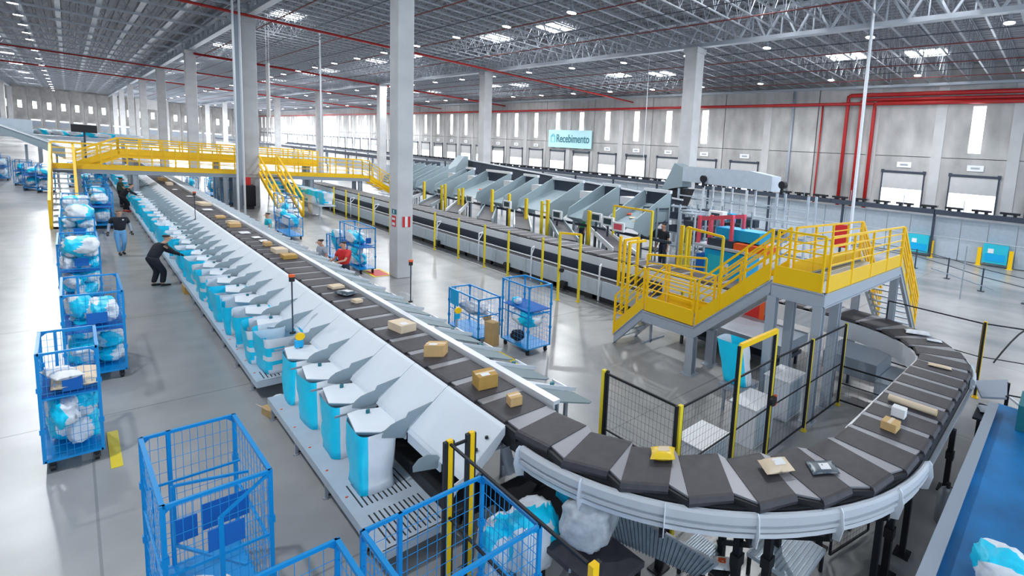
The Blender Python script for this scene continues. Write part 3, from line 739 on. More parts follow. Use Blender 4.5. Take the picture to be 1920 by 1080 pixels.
# --- far footbridge
fb = thing('footbridge', 'long yellow railed footbridge crossing the sorter, in front of a higher walkway', 'footbridge', (0, 45, 0))
YB, YB2 = 0., 1.6; ZF = 2.42
def fbr(x0, x1, y, posts, z=ZF, h=1.24): railing(fb, (x0,y,z-.2), (x1,y,z-.2), posts, h+.2, .26, 3, .06, .045)
fbr(-.62, .1, YB, 2); fbr(.1, 7.75, YB, 9); fbr(8.75, 14.2, YB, 6); fbr(-.62, 14.2, YB2, 15)
for y in (YB, YB2): beam(fb, (-.62,y,ZF-.18), (14.2,y,ZF-.18), .24, 'gray_paint')
MB().box(-.62, 14.2, YB, YB2, ZF-.24, ZF-.2).obj('deck', 'grate', fb)
for x in (2.3, 6.1, 6.55, 10.6, 13.6):
    for y in (.1, 1.5): leg(fb, x, y, ZF-.42, .2)
def flight(x0, x1, yt, yf, zt, n):
    for x in (x0, x1):
        d = Vector((x, yf, .12)); u = Vector((x, yt, zt))
        MB().bar(u+Vector((0,0,-.1)), d+Vector((0,0,-.05)), .09, .26).obj('stringer', 'yellow', fb)
        for z in (.55, 1.15): MB().bar(u+Vector((0,0,z)), d+Vector((0,0,z)), .09, .07).obj('handrail', 'yellow', fb)
        for t in (0, .33, .66, 1): p = u+(d-u)*t; MB().bar(p, p+Vector((0,0,1.15)), .09, .07).obj('post', 'yellow', fb)
    steps(fb, (x0+.05,yt,zt), (x0+.05,yf,0), (x1-x0-.1,0,0), n)
flight(-.64, .12, 0, -8.5, ZF, 12); flight(7.75, 8.72, 0, -6.0, ZF, 10)
# right end flight going down to the right
for y in (YB, YB2):
    beam(fb, (14.2,y,ZF-.18), (15.6,y,1.3), .24, 'yellow'); railing(fb, (14.2,y,ZF-.2), (15.6,y,1.3), 3, 1.3, .3, 3, .06, .045)
steps(fb, (14.2,YB,ZF-.2), (16.4,YB,.3), (0,1.6,0), 8)
hw = thing('upper_walkway', 'higher yellow walkway with ramp stairs just behind the long footbridge', 'walkway', (0, 48.5, 0))
ZU = 3.05
for y in (0, 1.4):
    railing(hw, (1.85,y,ZU), (11.8,y,ZU), 12, 1.0, .34, 3, .06, .05); beam(hw, (1.85,y,ZU), (11.8,y,ZU), .22, 'yellow')
    beam(hw, (.2,y,2.1), (1.85,y,ZU), .25, 'yellow'); railing(hw, (.2,y,2.1), (1.85,y,ZU), 3, 1.0, .34, 2, .06, .05)
MB().box(1.85, 11.8, 0, 1.4, ZU-.06, ZU-.02).obj('deck', 'grate', hw)
for x in (2.3, 6.2, 11.2): leg(hw, x, .2, ZU-.2, .2); leg(hw, x, 1.2, ZU-.2, .2)
for i in range(6): MB().box(.2+.275*i,.2+.275*(i+1),.05,1.35,2.1+.16*i-.03,2.1+.16*i).obj('step', 'grate', hw)
leg(hw, .25, .2, 2.0, .2); leg(hw, .25, 1.2, 2.0, .2)

# ================================================================== FENCES
def fence_panel(parent, p, q, z0, z1, nx, nz, post_m=True, name='mesh_panel'):
    p, q = Vector(p), Vector(q); b = MB(); up = Vector((0,0,1))
    b.bar(p+up*z1, q+up*z1, .022, .03); b.bar(p+up*z0, q+up*z0, .022, .03); b.bar(p+up*(z0+z1)/2, q+up*(z0+z1)/2, .016, .02)
    b.bar(p+up*z0, p+up*z1, .03, .03); b.bar(q+up*z0, q+up*z1, .03, .03)
    for i in range(1, nx): r = p+(q-p)*i/nx; b.bar(r+up*z0, r+up*z1, .0022)
    for k in range(1, nz): z = z0+(z1-z0)*k/nz; b.bar(p+up*z, q+up*z, .0022)
    return b.obj(name, 'black_metal', parent)
def ypost(parent, x, y, h, s_=.06, m='yellow_dull', black=None):
    b = MB().box(x-s_/2, x+s_/2, y-s_/2, y+s_/2, 0, h).box(x-s_, x+s_, y-s_, y+s_, 0, .012); o = b.obj('post', m, parent)
    if black: MB().box(x+black[0]-.018, x+black[0]+.018, y+black[1]-.025, y+black[1]+.025, .08, h-.01).obj('edge_strip', 'black', o)
    return o
inf = thing('safety_fence', 'black mesh fence with yellow posts standing inside the sorter curve', 'fence', (0,0,0))
pts = [(4.60,5.22),(4.60,3.72),(5.93,3.72)]
for (x, y), bl in zip(pts, ((.03,-.04),(-.035,0.03),(-.035,0))): ypost(inf, x, y, 1.88 if y > 4 or x < 5 else 2.36, .055, black=bl)
ypost(inf, 7.02, 3.72, 2.36, .055, black=(-.035, 0)); ypost(inf, 8.42, 3.66, 1.88, .05, black=(-.035, 0)); ypost(inf, 9.98, 3.60, 1.88, .05, black=(-.035, 0))
MB().bar((5.93,3.72,2.34),(7.02,3.72,2.34),.06,.08).obj('gate_header', 'yellow', inf)
fence_panel(inf, (4.60,5.18,0), (4.60,3.76,0), .12, 1.84, 20, 15); fence_panel(inf, (4.64,3.72,0), (5.9,3.72,0), .12, 1.84, 18, 15)
fence_panel(inf, (5.97,3.72,0), (6.98,3.72,0), .12, 1.84, 8, 6); fence_panel(inf, (7.06,3.71,0), (8.38,3.67,0), .12, 1.84, 10, 6); fence_panel(inf, (8.46,3.66,0), (9.95,3.6,0), .12, 1.84, 10, 6)
fence_panel(inf, (10.0,3.6,0), (10.05,2.35,0), .12, .9, 6, 5)
t = thing('gate_lock', 'round black gate lock with red face on the infield gate post', 'lock', (7.02, 3.72, 0)); MB().tube([(-.02,-.10,1.12),(-.02,-.04,1.12)], .085, 12).obj('housing', 'black', t); MB().box(.03,.08,-.09,-.04,1.02,1.2).obj('release', 'orange', t)
# near fence end
nf = thing('safety_fence', 'near black barred fence with two yellow posts beside the slotted table end', 'fence', (0,0,0))
for x, y in ((2.27, 4.93), (2.50, 4.93)): ypost(nf, x, y, 1.88, .05, 'yellow', black=(-.04, 0)); MB().box(x+.028, x+.045, y-.02, y+.02, .08, 1.86).obj('edge_strip', 'black', nf)
b = MB(); b.bar((2.27,4.93,1.84),(2.25,2.62,1.84),.022,.022); b.bar((2.27,4.93,1.0),(2.25,2.62,1.0),.022,.022); b.bar((2.27,4.93,.2),(2.25,2.62,.2),.022,.022); b.bar((2.27,4.93,1.80),(2.5,4.93,1.80),.025,.03); b.bar((2.27,4.93,1.0),(2.5,4.93,1.0),.02,.03); b.obj('fence_bar', 'black_metal', nf)
ypost(nf, 2.25, 2.55, 1.88, .06, 'yellow', black=(.045, 0))
# right fence
rfn = thing('safety_fence', 'thin black fence with one yellow post behind the second sorter curve', 'fence', (0,0,0))
ypost(rfn, 12.90, 1.30, 1.9, .075, 'yellow', black=(-.055, 0)); MB().box(12.945,12.975,1.275,1.325,.1,1.88).obj('edge_strip', 'black', rfn)
fence_panel(rfn, (12.9,1.34,0), (13.1,3.65,0), .2, 1.84, 1, 1); fence_panel(rfn, (12.94,1.28,0), (13.7,-.9,0), .2, 1.84, 1, 1)
# long fence before the middle sorter line
mf = thing('safety_fence', 'row of tall yellow posts with dark mesh along the middle sorter line', 'fence', (0,0,0))
ys = [40.2,37.8,35.5,33.1,30.6,28.0,25.0,22.55,20.2,18.3,16.2]
for i, y in enumerate(ys):
    x = 10.62+(.2 if y < 17 else 0)
    ypost(mf, x, y, 1.88, .065)
    if i: MB().bar((px_, ys[i-1], .18), (x, y, .18), .02, .03).bar((px_, ys[i-1], 1.8), (x, y, 1.8), .012, .012).obj('fence_bar', 'black_metal', mf)
    px_ = x
for y0, y1 in ((16.1,14.2),(13.4,9.9)): MB().bar((10.7,y0,.18),(10.6,y1,.18),.02,.03).bar((10.7,y0,1.8),(10.6,y1,1.8),.012,.012).obj('fence_bar', 'black_metal', mf)
b = MB(); 
gt = thing('access_gate', 'yellow framed access gate in the long fence before the middle sorter', 'gate', (0,0,0))
ypost(gt, 10.08, 14.1, 2.43, .07); ypost(gt, 10.50, 13.5, 2.41, .07); MB().bar((10.08,14.1,2.4),(10.5,13.5,2.4),.06,.07).obj('gate_header', 'yellow', gt); MB().tube([(10.10,14.0,1.1),(10.10,13.92,1.1)], .08, 10).obj('lock', 'black', gt)
og = thing('access_gate', 'tall orange and yellow ladder gate left of the crossover platform', 'gate', (0,0,0))
for x, y, m in ((10.75,11.55,'orange'),(10.55,11.1,'yellow'),(11.15,12.2,'yellow'),(11.55,11.75,'yellow')): ypost(og, x, y, 2.5, .08, 'yellow')
for p, q in (((10.75,11.55),(11.55,11.75)),((10.55,11.1),(11.35,11.2))): MB().bar((*p,2.48),(*q,2.48),.06,.08).obj('gate_header', 'yellow', og)
for z in (.5, .85, 1.2, 1.55): MB().bar((10.75,11.55,z),(11.55,11.75,z),.03,.03).obj('rung', 'yellow_dull', og)
yg = thing('access_gate', 'tall yellow frame gate in front of the cyan and red machine', 'gate', (0,0,0))
ypost(yg, 13.4, 11.15, 2.85, .08); ypost(yg, 13.4, 9.5, 2.72, .08); MB().bar((13.4,11.15,2.84),(13.4,9.5,2.72),.06,.08).obj('gate_header', 'yellow', yg)
for y in (10.6, 10.05): MB().bar((13.4,y,.5),(13.4,y,.52),.02).obj('stop', 'yellow', yg)
yr = thing('guard_rail', 'low yellow guard rail behind the short stair of the crossover platform', 'railing', (0,0,0))
railing(yr, (11.9,11.6,.9), (13.2,10.0,.9), 3, 1.0, .05, 2, .05, .05)
MB().bar((11.9,11.6,.9),(11.9,11.6,0),.05).bar((13.2,10.0,.9),(13.2,10.0,0),.05).obj('post', 'yellow', yr)
tg = thing('access_gate', 'yellow framed gate among the grey chutes of the induction area', 'gate', (0,0,0))
ypost(tg, 15.3, 17.3, 3.0, .09); ypost(tg, 15.3, 14.8, 3.0, .09); MB().bar((15.3,17.3,2.98),(15.3,14.8,2.98),.07,.08).obj('gate_header', 'yellow', tg)
for x, y, z0, z1, k in ((14.9,36.8,1.4,2.65,0),(14.9,33.6,1.3,2.7,1),(14.9,31.2,1.4,2.66,2),(14.9,27.6,1.5,2.86,3),(14.9,24.0,1.6,2.68,4),(14.9,22.0,1.5,2.78,5),(14.9,18.6,1.4,2.6,6),(15.4,26.6,1.6,2.7,7),(15.3,13.0,1.4,2.6,8),(15.3,12.6,1.4,2.6,9)):
    t = thing('guard_post', 'short yellow guard post standing among the induction belts', 'post', (x, y, 0), 0, 'guard posts of the induction area')
    MB().box(-.05,.05,-.09,.09,0,z1).obj('post', 'yellow_dull', t); MB().box(-.054,-.05,-.09,.09,z0,z1).obj('face', 'yellow', t)
    if k in (1, 2, 5): MB().box(-.05,.05,.45,.6,0,z1-.1).bar((0,0,z1-.25),(0,.5,z1-.25),.04).bar((0,0,z1-.7),(0,.5,z1-.7),.04).obj('rail', 'yellow_dull', t)

# ================================================================== MIDDLE LINE: side belts, induction, chutes
sb = thing('side_conveyor', 'long grey flanked conveyor running low beside the middle sorter line', 'conveyor', (11.2, 12, 0))
MB().box(-.12,.42,-1.4,34,.70,.74).obj('belt', 'belt', sb)
MB().prism([(-.16,0,.42),(-.10,0,.84),(-.07,0,.84),(-.13,0,.42)], (0,0,0)) 
for i in range(15):
    y = -1.4+2.36*i
    MB().box(-.16,-.12,y,y+2.32,.22,.78).obj('side_panel', 'panel_grey', sb)
    MB().box(-.10,-.04,y+.3,y+.5,.0,.24).obj('foot', 'black_metal', sb)
MB().box(-.10,.40,-1.4,34,.04,.2).obj('base_channel', 'black', sb); MB().box(.40,.46,-1.4,34,.7,1.12).obj('back_panel', 'steel_dark', sb)
MB().box(-.03,.02,-1.4,34,.86,.9).obj('tube_rail', 'rail_white', sb)
for i in range(8):
    y = 1+4.2*i; MB().bar((-.22,y,0),(-.22,y,1.3),.045).bar((-.22,y,1.3),(.1,y+.3,1.3),.045).bar((-.22,y,1.0),(.1,y+.3,1.28),.03).obj('bracket_arm', 'rail_white', sb)
for i, y in enumerate((10.5,15.0,19.0,25.5)):
    t = thing('drive_motor', 'small dark drive motor low beside the middle sorter line', 'motor', (10.98, y, 0), 0, 'drive motors beside the middle line')
    MB().tube([(0,-.16,.3),(0,.16,.3)], .09, 10).obj('motor_body', 'black_metal', t); MB().box(-.05,.05,-.06,.06,.0,.3).obj('mount', 'black', t)
ord7 = ['nearest', 'second nearest', 'third', 'fourth', 'fifth', 'sixth', 'farthest']
for i in range(7):
    y0 = 13.2+3.55*i
    t = thing('induction_belt', 'grey induction belt slanting onto the middle sorter, %s of the seven' % ord7[i], 'conveyor', (13.0, y0, 0))
    A, B_ = Vector((-.1,0,1.52)), Vector((3.9,6.8,1.52)); wv = Vector((-.35,1.75,0))*.62
    MB().prism([A, B_, B_+wv, A+wv+Vector((0,.0,0))], (0,0,-.05)).obj('belt', 'belt', t)
    for s_, nme in ((Vector((0,0,0)), 'side_rail'), (wv, 'side_rail')): MB().bar(A+s_+Vector((0,0,.02)), B_+s_+Vector((0,0,.02)), .06, .22).obj(nme, 'gray_chute' if i % 2 else 'rail_white', t)
    for k in (.25, .6, .95): p = A+(B_-A)*k; MB().bar((p.x,p.y,0),(p.x,p.y,1.45),.07).bar((p.x+wv.x,p.y+wv.y,0),(p.x+wv.x,p.y+wv.y,1.45),.07).obj('leg', 'gray_paint', t)
for i, (y, z) in enumerate(((34.6,2.14),(30.5,2.03),(26.1,2.14),(21.3,2.1),(18.2,2.33),(17.35,2.24),(16.6,2.08))):
    t = thing('control_screen', 'white framed control screen at the induction belts, %s from the right' % ord7[6-i].replace('nearest','first').replace('second first','second').replace('farthest','seventh'), 'screen', (15.0, y, 0))
    MB().box(-.05,.05,-.38,.38,z-.22,z+.2).obj('case', 'paper', t); MB().box(-.058,-.05,-.27,.27,z-.14,z+.13).obj('display', 'screen' if i < 6 else 'pinkred', t); MB().bar((0,0,0),(0,0,z-.2),.07).obj('stand', 'steel_dark', t)
MB().box(16.2,16.35,14.5,40,1.5,1.62).obj('desk_rail', 'steel_dark'); tag(bpy.data.objects['desk_rail'], 'dark rail running below the row of control screens', 'rail')
chs = [(37.0,35.9,0),(34.0,30.9,1),(29.2,27.7,0),(26.0,23.1,1),(21.25,20.0,0),(17.95,16.2,1)]
co6 = ['leftmost narrow', 'wide second', 'narrow third', 'wide fourth', 'narrow fifth', 'wide rightmost']
side = [(0,0,3.80),(-.55,0,3.50),(-2.3,0,2.45),(-2.42,0,1.95),(-1.5,0,1.55),(-.9,0,2.0),(0,0,2.55)]
for i, (yl, yr_, wd_) in enumerate(chs):
    t = thing('gravity_chute', '%s grey chute of the sloping row behind the middle sorter' % co6[i], 'chute', (18.0, yr_, 0))
    W = yl-yr_
    for yy in (0, W): MB().prism([(a, yy, c) for a, _, c in side], (0,.06,0)).obj('side_panel', 'gray_chute', t)
    MB().prism([(0,.06,3.05),(-2.35,.06,2.0),(-2.35,W,2.0),(0,W,3.05)], (0,0,-.04)).obj('slide', 'gray_chute', t)
    MB().box(-.12,.05,-.02,W+.08,3.68,3.84).obj('lip_beam', 'rail_white', t)
    MB().box(.03,.06,0,W,3.0,3.7).obj('back_plate', 'steel_dark', t)
    MB().box(-1.0,-.1,W+.08,W+.9,2.9,3.3).obj('cover_box', 'rail_white', t)
    for a in (-2.0, -.2):
        for yy in (.05, W): MB().bar((a,yy,0),(a,yy,1.95 if a < -1 else 2.6),.09).obj('leg', 'gray_paint', t)
    for k in range(3 if wd_ else 1):
        pillow(('yellow mailer','pale carton','orange mailer')[k]+' lying on the %s grey chute' % co6[i], 16.3+.25*k, yr_+.5+.55*k, .25, .45, .1, k, ('mailer_yellow','card_pale','orange')[k], group_ if False else 'parcel', z=2.2+.12*k, parts=False)
for i in range(4):
    yl = 38.9+2.1*i
    t = thing('gravity_chute', 'far grey chute partly hidden behind the near column', 'chute', (18.0, yl, 0), 0, 'far chutes behind the near column')
    for yy in (0, 1.2): MB().prism([(a, yy, c) for a, _, c in side], (0,.06,0)).obj('side_panel', 'gray_chute', t)
    MB().prism([(0,.06,3.05),(-2.35,.06,2.0),(-2.35,1.2,2.0),(0,1.2,3.05)], (0,0,-.04)).obj('slide', 'gray_chute', t)
    for a in (-2.0, -.2): MB().bar((a,.6,0),(a,.6,1.95 if a < -1 else 2.6),.09).obj('leg', 'gray_paint', t)
t = thing('hood_chute', 'tall pale blue hood rising at the left end of the dark incline', 'chute', (19.2, 42.5, 0))
MB().prism([(0,0,3.0),(1.2,0,4.6),(1.5,0,4.6),(1.5,0,3.6),(.3,0,2.6)], (0,1.3,0)).obj('hood', 'gray_chute', t); MB().bar((.6,.6,0),(.6,.6,2.9),.1).obj('leg', 'gray_paint', t)
inc = thing('incline_conveyor', 'long dark blue incline conveyor with white top edge behind the chutes', 'conveyor', (21, 0, 0))
for i in range(8):
    y0, y1 = 44-3.25*i, 44-3.25*(i+1)+.03; f_ = lambda y: 3.18+(y-18)*.0425
    MB().prism([(0,y0,f_(y0)-1.1),(0,y1,f_(y1)-1.1),(0,y1,f_(y1)),(0,y0,f_(y0))], (.05,0,0)).obj('side_panel', 'steel_dark', inc)
    MB().bar((.1,y0,0),(.1,y0,f_(y0)-1),.12).obj('leg', 'gray_paint', inc)
MB().bar((0,44,4.32),(0,18,3.2),.16,.08).obj('top_edge', 'rail_white', inc); MB().prism([(.05,44,3.9),(.05,18,2.8),(.9,18,2.8),(.9,44,3.9)], (0,0,-.06)).obj('belt', 'belt', inc)

# overhead grey conveyor and its frame
oc = thing('overhead_conveyor', 'grey overhead conveyor box with funnel end in front of the right column', 'conveyor', (22, 14, 0))
MB().prism([(0,5.0,4.25),(0,-1.2,4.15),(0,-1.2,4.95),(0,.2,5.15),(0,5.0,5.15)], (.95,0,0)).obj('housing', 'panel_grey', oc)
MB().prism([(0,6.7,3.55),(0,5.0,3.9),(0,5.0,5.05),(0,5.7,5.3)], (.9,0,0)).obj('funnel', 'gray_chute', oc)
MB().prism([(.1,6.2,3.7),(.1,4.7,3.8),(.1,5.3,2.4)], (.8,0,0)).obj('hopper_wedge', 'black', oc)
for y, z in ((3.3,4.5),(-1.9,4.55)): MB().tube([(-.2,y,z),(.1,y,z)], .2, 10).bar((-.1,y,z-.5),(-.1,y,z),.12).obj('motor', 'black_metal', oc)
for y in (5.2, 3.3, 1.9, .3, -1.6, -3.4): 
    for x in (0, .9): MB().bar((x,y,0),(x,y,4.1 if y < 5 else 3.8),.11).obj('leg', 'rail_white' if int(y*10) % 2 else 'panel_grey', oc)
for z in (1.0, 1.9, 2.7, 3.4): MB().bar((0,5.2,z),(0,-3.4,z),.07).bar((.9,5.2,z-.2),(.9,-3.4,z-.2),.07).obj('tie_beam', 'panel_grey' if z > 2 else 'gray_paint', oc)
for i in range(5): MB().box(.15,.85,4.4-1.6*i,5.2-1.6*i,1.2+.3*(i % 3),1.9+.35*(i % 3)).obj('machine_box', 'steel_dark' if i % 2 else 'gray_paint', oc)
for i, (x, y, s_, m) in enumerate(((17.4,16.6,.7,'steel_dark'),(18.4,14.9,.9,'gray_paint'),(17.2,14.0,.6,'gray_paint'),(18.6,12.6,.9,'steel_dark'),(19.6,17.2,.8,'gray_paint'),(20.0,15.2,.7,'steel_dark'))):
    t = thing('steel_rack', ('grey open steel rack, %s of six between the chutes and the cyan machine' % ('first','second','third','fourth','fifth','sixth')[i]), 'rack', (x, y, 0))
    for a in (-.4,.4):
        for c in (-s_/1.4, s_/1.4): MB().bar((a,c,0),(a,c,3.0+.2*(i % 2)),.07).obj('upright', 'gray_chute' if m != 'gray_paint' else 'panel_grey', t)
    for z in (.8, 1.5, 2.2, 2.9): MB().box(-.42,.42,-s_/1.4,s_/1.4,z,z+.06).obj('shelf', m, t)
    MB().box(-.3,.3,-s_/2,s_/2,2.26,2.6).box(-.3,.2,-s_/2,s_/3,1.56,1.9).obj('machine_box', 'steel_dark', t)
# clutter of the scanner frame under the overhead conveyor
for i, (x, y, z, a, m, lb) in enumerate(((19.2,13.6,2.6,.5,'machine_cyan','cyan'),(18.0,13.2,2.75,.4,'paper','white'),(20.6,13.2,2.3,.6,'steel_dark','dark'),(20.9,11.4,2.0,.5,'gray_paint','grey'))):
    t = thing('scanner_unit', '%s scanner unit on a post beneath the overhead conveyor' % lb, 'scanner', (x, y, 0)); MB().box(-.2,.2,-a,a,z,z+.4).obj('housing', m, t, bevel=.02); MB().bar((0,0,0),(0,0,z),.09).obj('post', 'gray_paint', t); MB().box(-.215,-.2,-a*.6,a*.6,z+.1,z+.3).obj('window', 'screen', t)
# cyan and red machine
cm = thing('sorting_machine', 'cyan cabinet machine with pinkish red arch frames behind the yellow gate', 'machine', (15, 10.5, 0))
MB().box(0,1.0,-.95,1.0,.15,1.9).obj('cabinet', 'machine_cyan', cm, bevel=.02); MB().box(-.02,0,.1,.85,.4,1.7).obj('door', 'teal_light', cm); MB().box(-.03,0,-.2,.05,1.0,1.45).obj('sticker', 'paper', cm); MB().box(-.04,-.03,-.13,-.02,1.15,1.32).obj('sticker_print', 'yellow', cm)
MB().box(-.1,1.2,-1.6,1.5,1.95,2.05).obj('table_plate', 'panel_grey', cm); MB().box(.1,.9,1.05,1.5,.2,1.6).obj('side_box', 'blue_plate', cm)
for y in (1.45, .9, -.15): MB().bar((.1,y,2.05),(.1,y,3.15 if y > 0 else 3.3),.12).bar((.9,y,2.05),(.9,y,3.15 if y > 0 else 3.3),.12).obj('arch_post', 'pinkred', cm)
MB().bar((.1,1.3,3.05),(.1,-.2,3.28),.16).bar((.9,1.3,3.05),(.9,-.2,3.28),.16).obj('arch_beam', 'pinkred', cm)
MB().box(.3,1.1,-1.3,.75,2.35,2.78).obj('hood', 'machine_cyan', cm); MB().box(.0,.9,-1.8,-.35,2.06,2.3).obj('red_cover', 'orange', cm); MB().box(.0,.9,-.3,.9,2.06,2.34).obj('roller_unit', 'steel_dark', cm)
cm2 = thing('control_cabinet', 'red and orange drive unit under the crossover stairs', 'machine', (11.6, 7.2, 0))
MB().box(0,.5,-.5,.4,.7,1.5).obj('red_cover', 'red', cm2); MB().box(-.03,.0,-.6,-.45,.6,1.5).bar((-.02,-.5,1.5),(-.02,.5,1.5),.06).obj('frame', 'orange', cm2); MB().box(0.05,.45,-.4,.3,0,.7).obj('base', 'steel_dark', cm2)
t = thing('fire_extinguisher', 'red fire extinguisher box behind the platform railing', 'extinguisher', (24.5, 9.7, 0)); MB().box(-.15,.15,-.35,.35,1.5,2.7).obj('box', 'red', t); MB().bar((0,0,0),(0,0,1.5),.1).obj('stand', 'steel_dark', t)
# white cabinets inside the infield
for i, (x, y, h, lb) in enumerate(((6.0,4.35,.62,'low white cabinet left of the infield gate'),(7.45,4.30,.75,'white cabinet behind the infield gate'),(8.75,4.35,.85,'white cabinet between the platform legs'))):
    t = thing('white_cabinet', lb, 'cabinet', (x, y, 0)); MB().box(-.33,.33,-.28,.28,0,h).obj('body', 'rail_white', t, bevel=.01); MB().box(-.36,.36,-.3,.3,h,h+.02).obj('lid', 'paper', t); MB().box(-.28,.28,-.292,-.28,.06,h-.05).obj('door', 'panel_grey', t)
o = inst('hanging_bag', bm_[2], None, (8.15, 5.1, .62), scale=(.9,.8,1.25)); tag(o, 'cyan and white bag seen through the infield gate', 'bag')
t = thing('low_stand', 'small grey stand under the bag behind the infield gate', 'stand', (8.15, 5.1, 0)); MB().box(-.3,.3,-.3,.3,.5,.6).obj('top', 'gray_paint', t); MB().bar((-.2,-.2,0),(-.2,-.2,.5),.05).bar((.2,-.2,0),(.2,-.2,.5),.05).bar((.2,.2,0),(.2,.2,.5),.05).bar((-.2,.2,0),(-.2,.2,.5),.05).obj('leg', 'gray_paint', t)
# grey box conveyors right of the platform legs, inside the second curve
t = thing('transfer_conveyor', 'galvanised box conveyor with pale panels inside the second curve', 'conveyor', (10.3, 3.3, 0))
MB().box(.0,1.1,-.35,.9,.62,1.02).obj('upper_housing', 'gray_paint', t); MB().box(-.05,1.15,-.75,-.36,.3,.7).obj('lower_housing', 'panel_grey', t)
for k in range(4): MB().box(-.05+.3*k,.22+.3*k,-.775,-.755,.32,.68).obj('panel', 'steel_galv', t)
for x in (0,1.0): MB().bar((x,-.5,0),(x,-.5,.3),.06).bar((x,.6,0),(x,.6,.62),.06).obj('leg', 'steel_dark', t)
MB().box(-.2,.5,-1.05,-.8,.10,.16).obj('kick_plate', 'gray_paint', t)
t = thing('transfer_conveyor', 'low grey crossbeam conveyor under the crossover stairs', 'conveyor', (10.6, 7.2, 0))
MB().box(-.5,1.0,-2.0,1.4,.62,.86).obj('side_beam', 'gray_paint', t); MB().box(-.4,.9,-1.9,1.3,.3,.4).obj('lower_beam', 'steel_dark', t)
for y in (-1.8, 1.2): MB().bar((-.4,y,0),(-.4,y,.7),.07).bar((.8,y,0),(.8,y,.7),.07).obj('leg', 'steel_dark', t)

# ================================================================== RIGHT BACKGROUND
gp = thing('partition_wall', 'long pale grey panelled partition before the right wall', 'partition', (38.2, 0, 0))
pm_ = MB().box(-.04,.04,.02,1.72,.05,1.55).box(-.05,.05,.02,1.72,1.62,3.0).mesh('panel', 'panel_grey')
rl = MB().box(-.07,.07,0,1.75,1.56,1.62).box(-.07,.07,0,1.75,3.0,3.07).mesh('rail', 'rail_white')
for i in range(62): inst('panel', pm_, gp, (0, -6+1.75*i, 0)); inst('rail', rl, gp, (0, -6+1.75*i, 0))
gl = thing('overhead_sorter', 'long dark overhead sorter line along the right wall', 'conveyor', (37.6, 0, 0))
for i in range(24): MB().box(-.3,.3,-8+8*i,-.05+8*i,3.2,3.55).obj('side_beam', 'steel_dark', gl)
pl = MB().box(-.25,.25,.1,1.3,3.68,3.82).box(-.2,.2,.3,.5,3.55,3.68).box(-.2,.2,.9,1.1,3.55,3.68).mesh('carrier', 'black_metal')
for i in range(110): inst('carrier', pl, gl, (0, -6+1.72*i, 0))
for i in range(26): MB().bar((0,-6+7*i,0),(0,-6+7*i,3.2),.16).obj('leg', 'steel_dark', gl)
for i in range(10): MB().bar((-.35,2+4.1*i,3.55),(-.35,2+4.1*i,4.4),.05).obj('side_pole', 'gray_paint', gl)
for x, y, nm in ((38.0,8.9,'left'),(38.0,3.85,'right')):
    t = thing('dock_bin', 'blue dock bin between yellow bollards, the %s one at the wall' % nm, 'bin', (x, y, 0))
    MB().box(-.4,.05,-.75,.75,.25,1.55).obj('body', 'teal_light', t); MB().box(-.42,-.4,-.62,.62,.4,.9).obj('front_panel', 'machine_cyan', t); MB().box(-.43,-.4,.1,.45,.95,1.25).obj('note', 'paper', t)
    for s_ in (-.95,.95):
        b = thing('bollard', 'yellow bollard on the %s side of the %s blue dock bin' % ('left' if s_ > 0 else 'right', nm), 'bollard', (x-.3, y+s_, 0)); MB().box(-.1,.1,-.13,.13,0,1.25).obj('post', 'yellow', b); MB().box(-.2,.2,-.2,.2,0,.03).obj('foot', 'yellow_dull', b)
t = thing('queue_barrier', 'thin dark barrier fence on the shiny floor at right', 'barrier', (0,0,0))
bp_ = [(31.5,12.5),(31.3,7.4),(29.5,5.2),(27.5,3.2),(26.3,1.2)]
for i, (x, y) in enumerate(bp_):
    MB().bar((x,y,0),(x,y,1.2),.07).box(x-.15,x+.15,y-.15,y+.15,0,.03).obj('post', 'steel_dark', t)
    if i: 
        for z in (1.15, .75): MB().bar((*bp_[i-1],z),(x,y,z),.035).obj('rail', 'steel_dark', t)
t = thing('queue_barrier', 'single thin grey post with crossbar on the shiny floor', 'barrier', (24.5,3.65,0)); MB().bar((0,0,0),(0,0,2.5),.05).obj('post', 'gray_paint', t); MB().bar((0,-1.3,.7),(0,1.4,1.2),.04).obj('rail', 'gray_paint', t)

# blue conveyor bottom right -------------------------------------------
bc = thing('blue_conveyor', 'wide blue belt conveyor with grey side rail at the lower right', 'conveyor', (5, 0, 0))
MB().box(-1.0,5.6,-1.6,.66,.84,.90).obj('belt', 'belt_blue', bc); MB().box(-1.0,5.2,.66,.74,.78,1.02).box(-1.0,5.2,.62,.78,1.0,1.03).obj('side_rail', 'gray_paint', bc)
for k in range(7): MB().box(-.6+.85*k,-.45+.85*k,.74,.78,.85,.95).obj('clip', 'rail_white', bc); MB().bar((-.5+.85*k,.70,0),(-.5+.85*k,.70,.8),.06).obj('leg', 'steel_dark', bc)
MB().box(4.6,5.4,-1.6,.3,.90,1.35).obj('cross_guard', 'teal', bc)
t = thing('feed_plate', 'grey steel plate with pale mailer tray beside the second curve', 'plate', (11.0, .7, 0))
MB().prism([(.35,.50,.95),(1.02,-.06,.95),(-.05,-.15,.93),(-.4,.25,.93)], (0,0,-.04)).obj('plate', 'gray_paint', t); MB().box(-1.0,-.2,-.35,.30,.68,.72).obj('tray', 'steel_dark', t)
for x, y in ((.8,-.1),(.0,-.15),(-.9,.2)): MB().bar((x,y,0),(x,y,.95 if x > -.5 else .7),.06).obj('leg', 'black_metal', t)
MB().bar((-.1,-.2,.97),(-.6,-.55,.97),.04).obj('rod', 'rail_white', t)
pillow('white plastic mailer lying beyond the blue conveyor rail', 10.45, .80, .30, .34, .09, .4, 'sack_white', parts=False, z=.72)
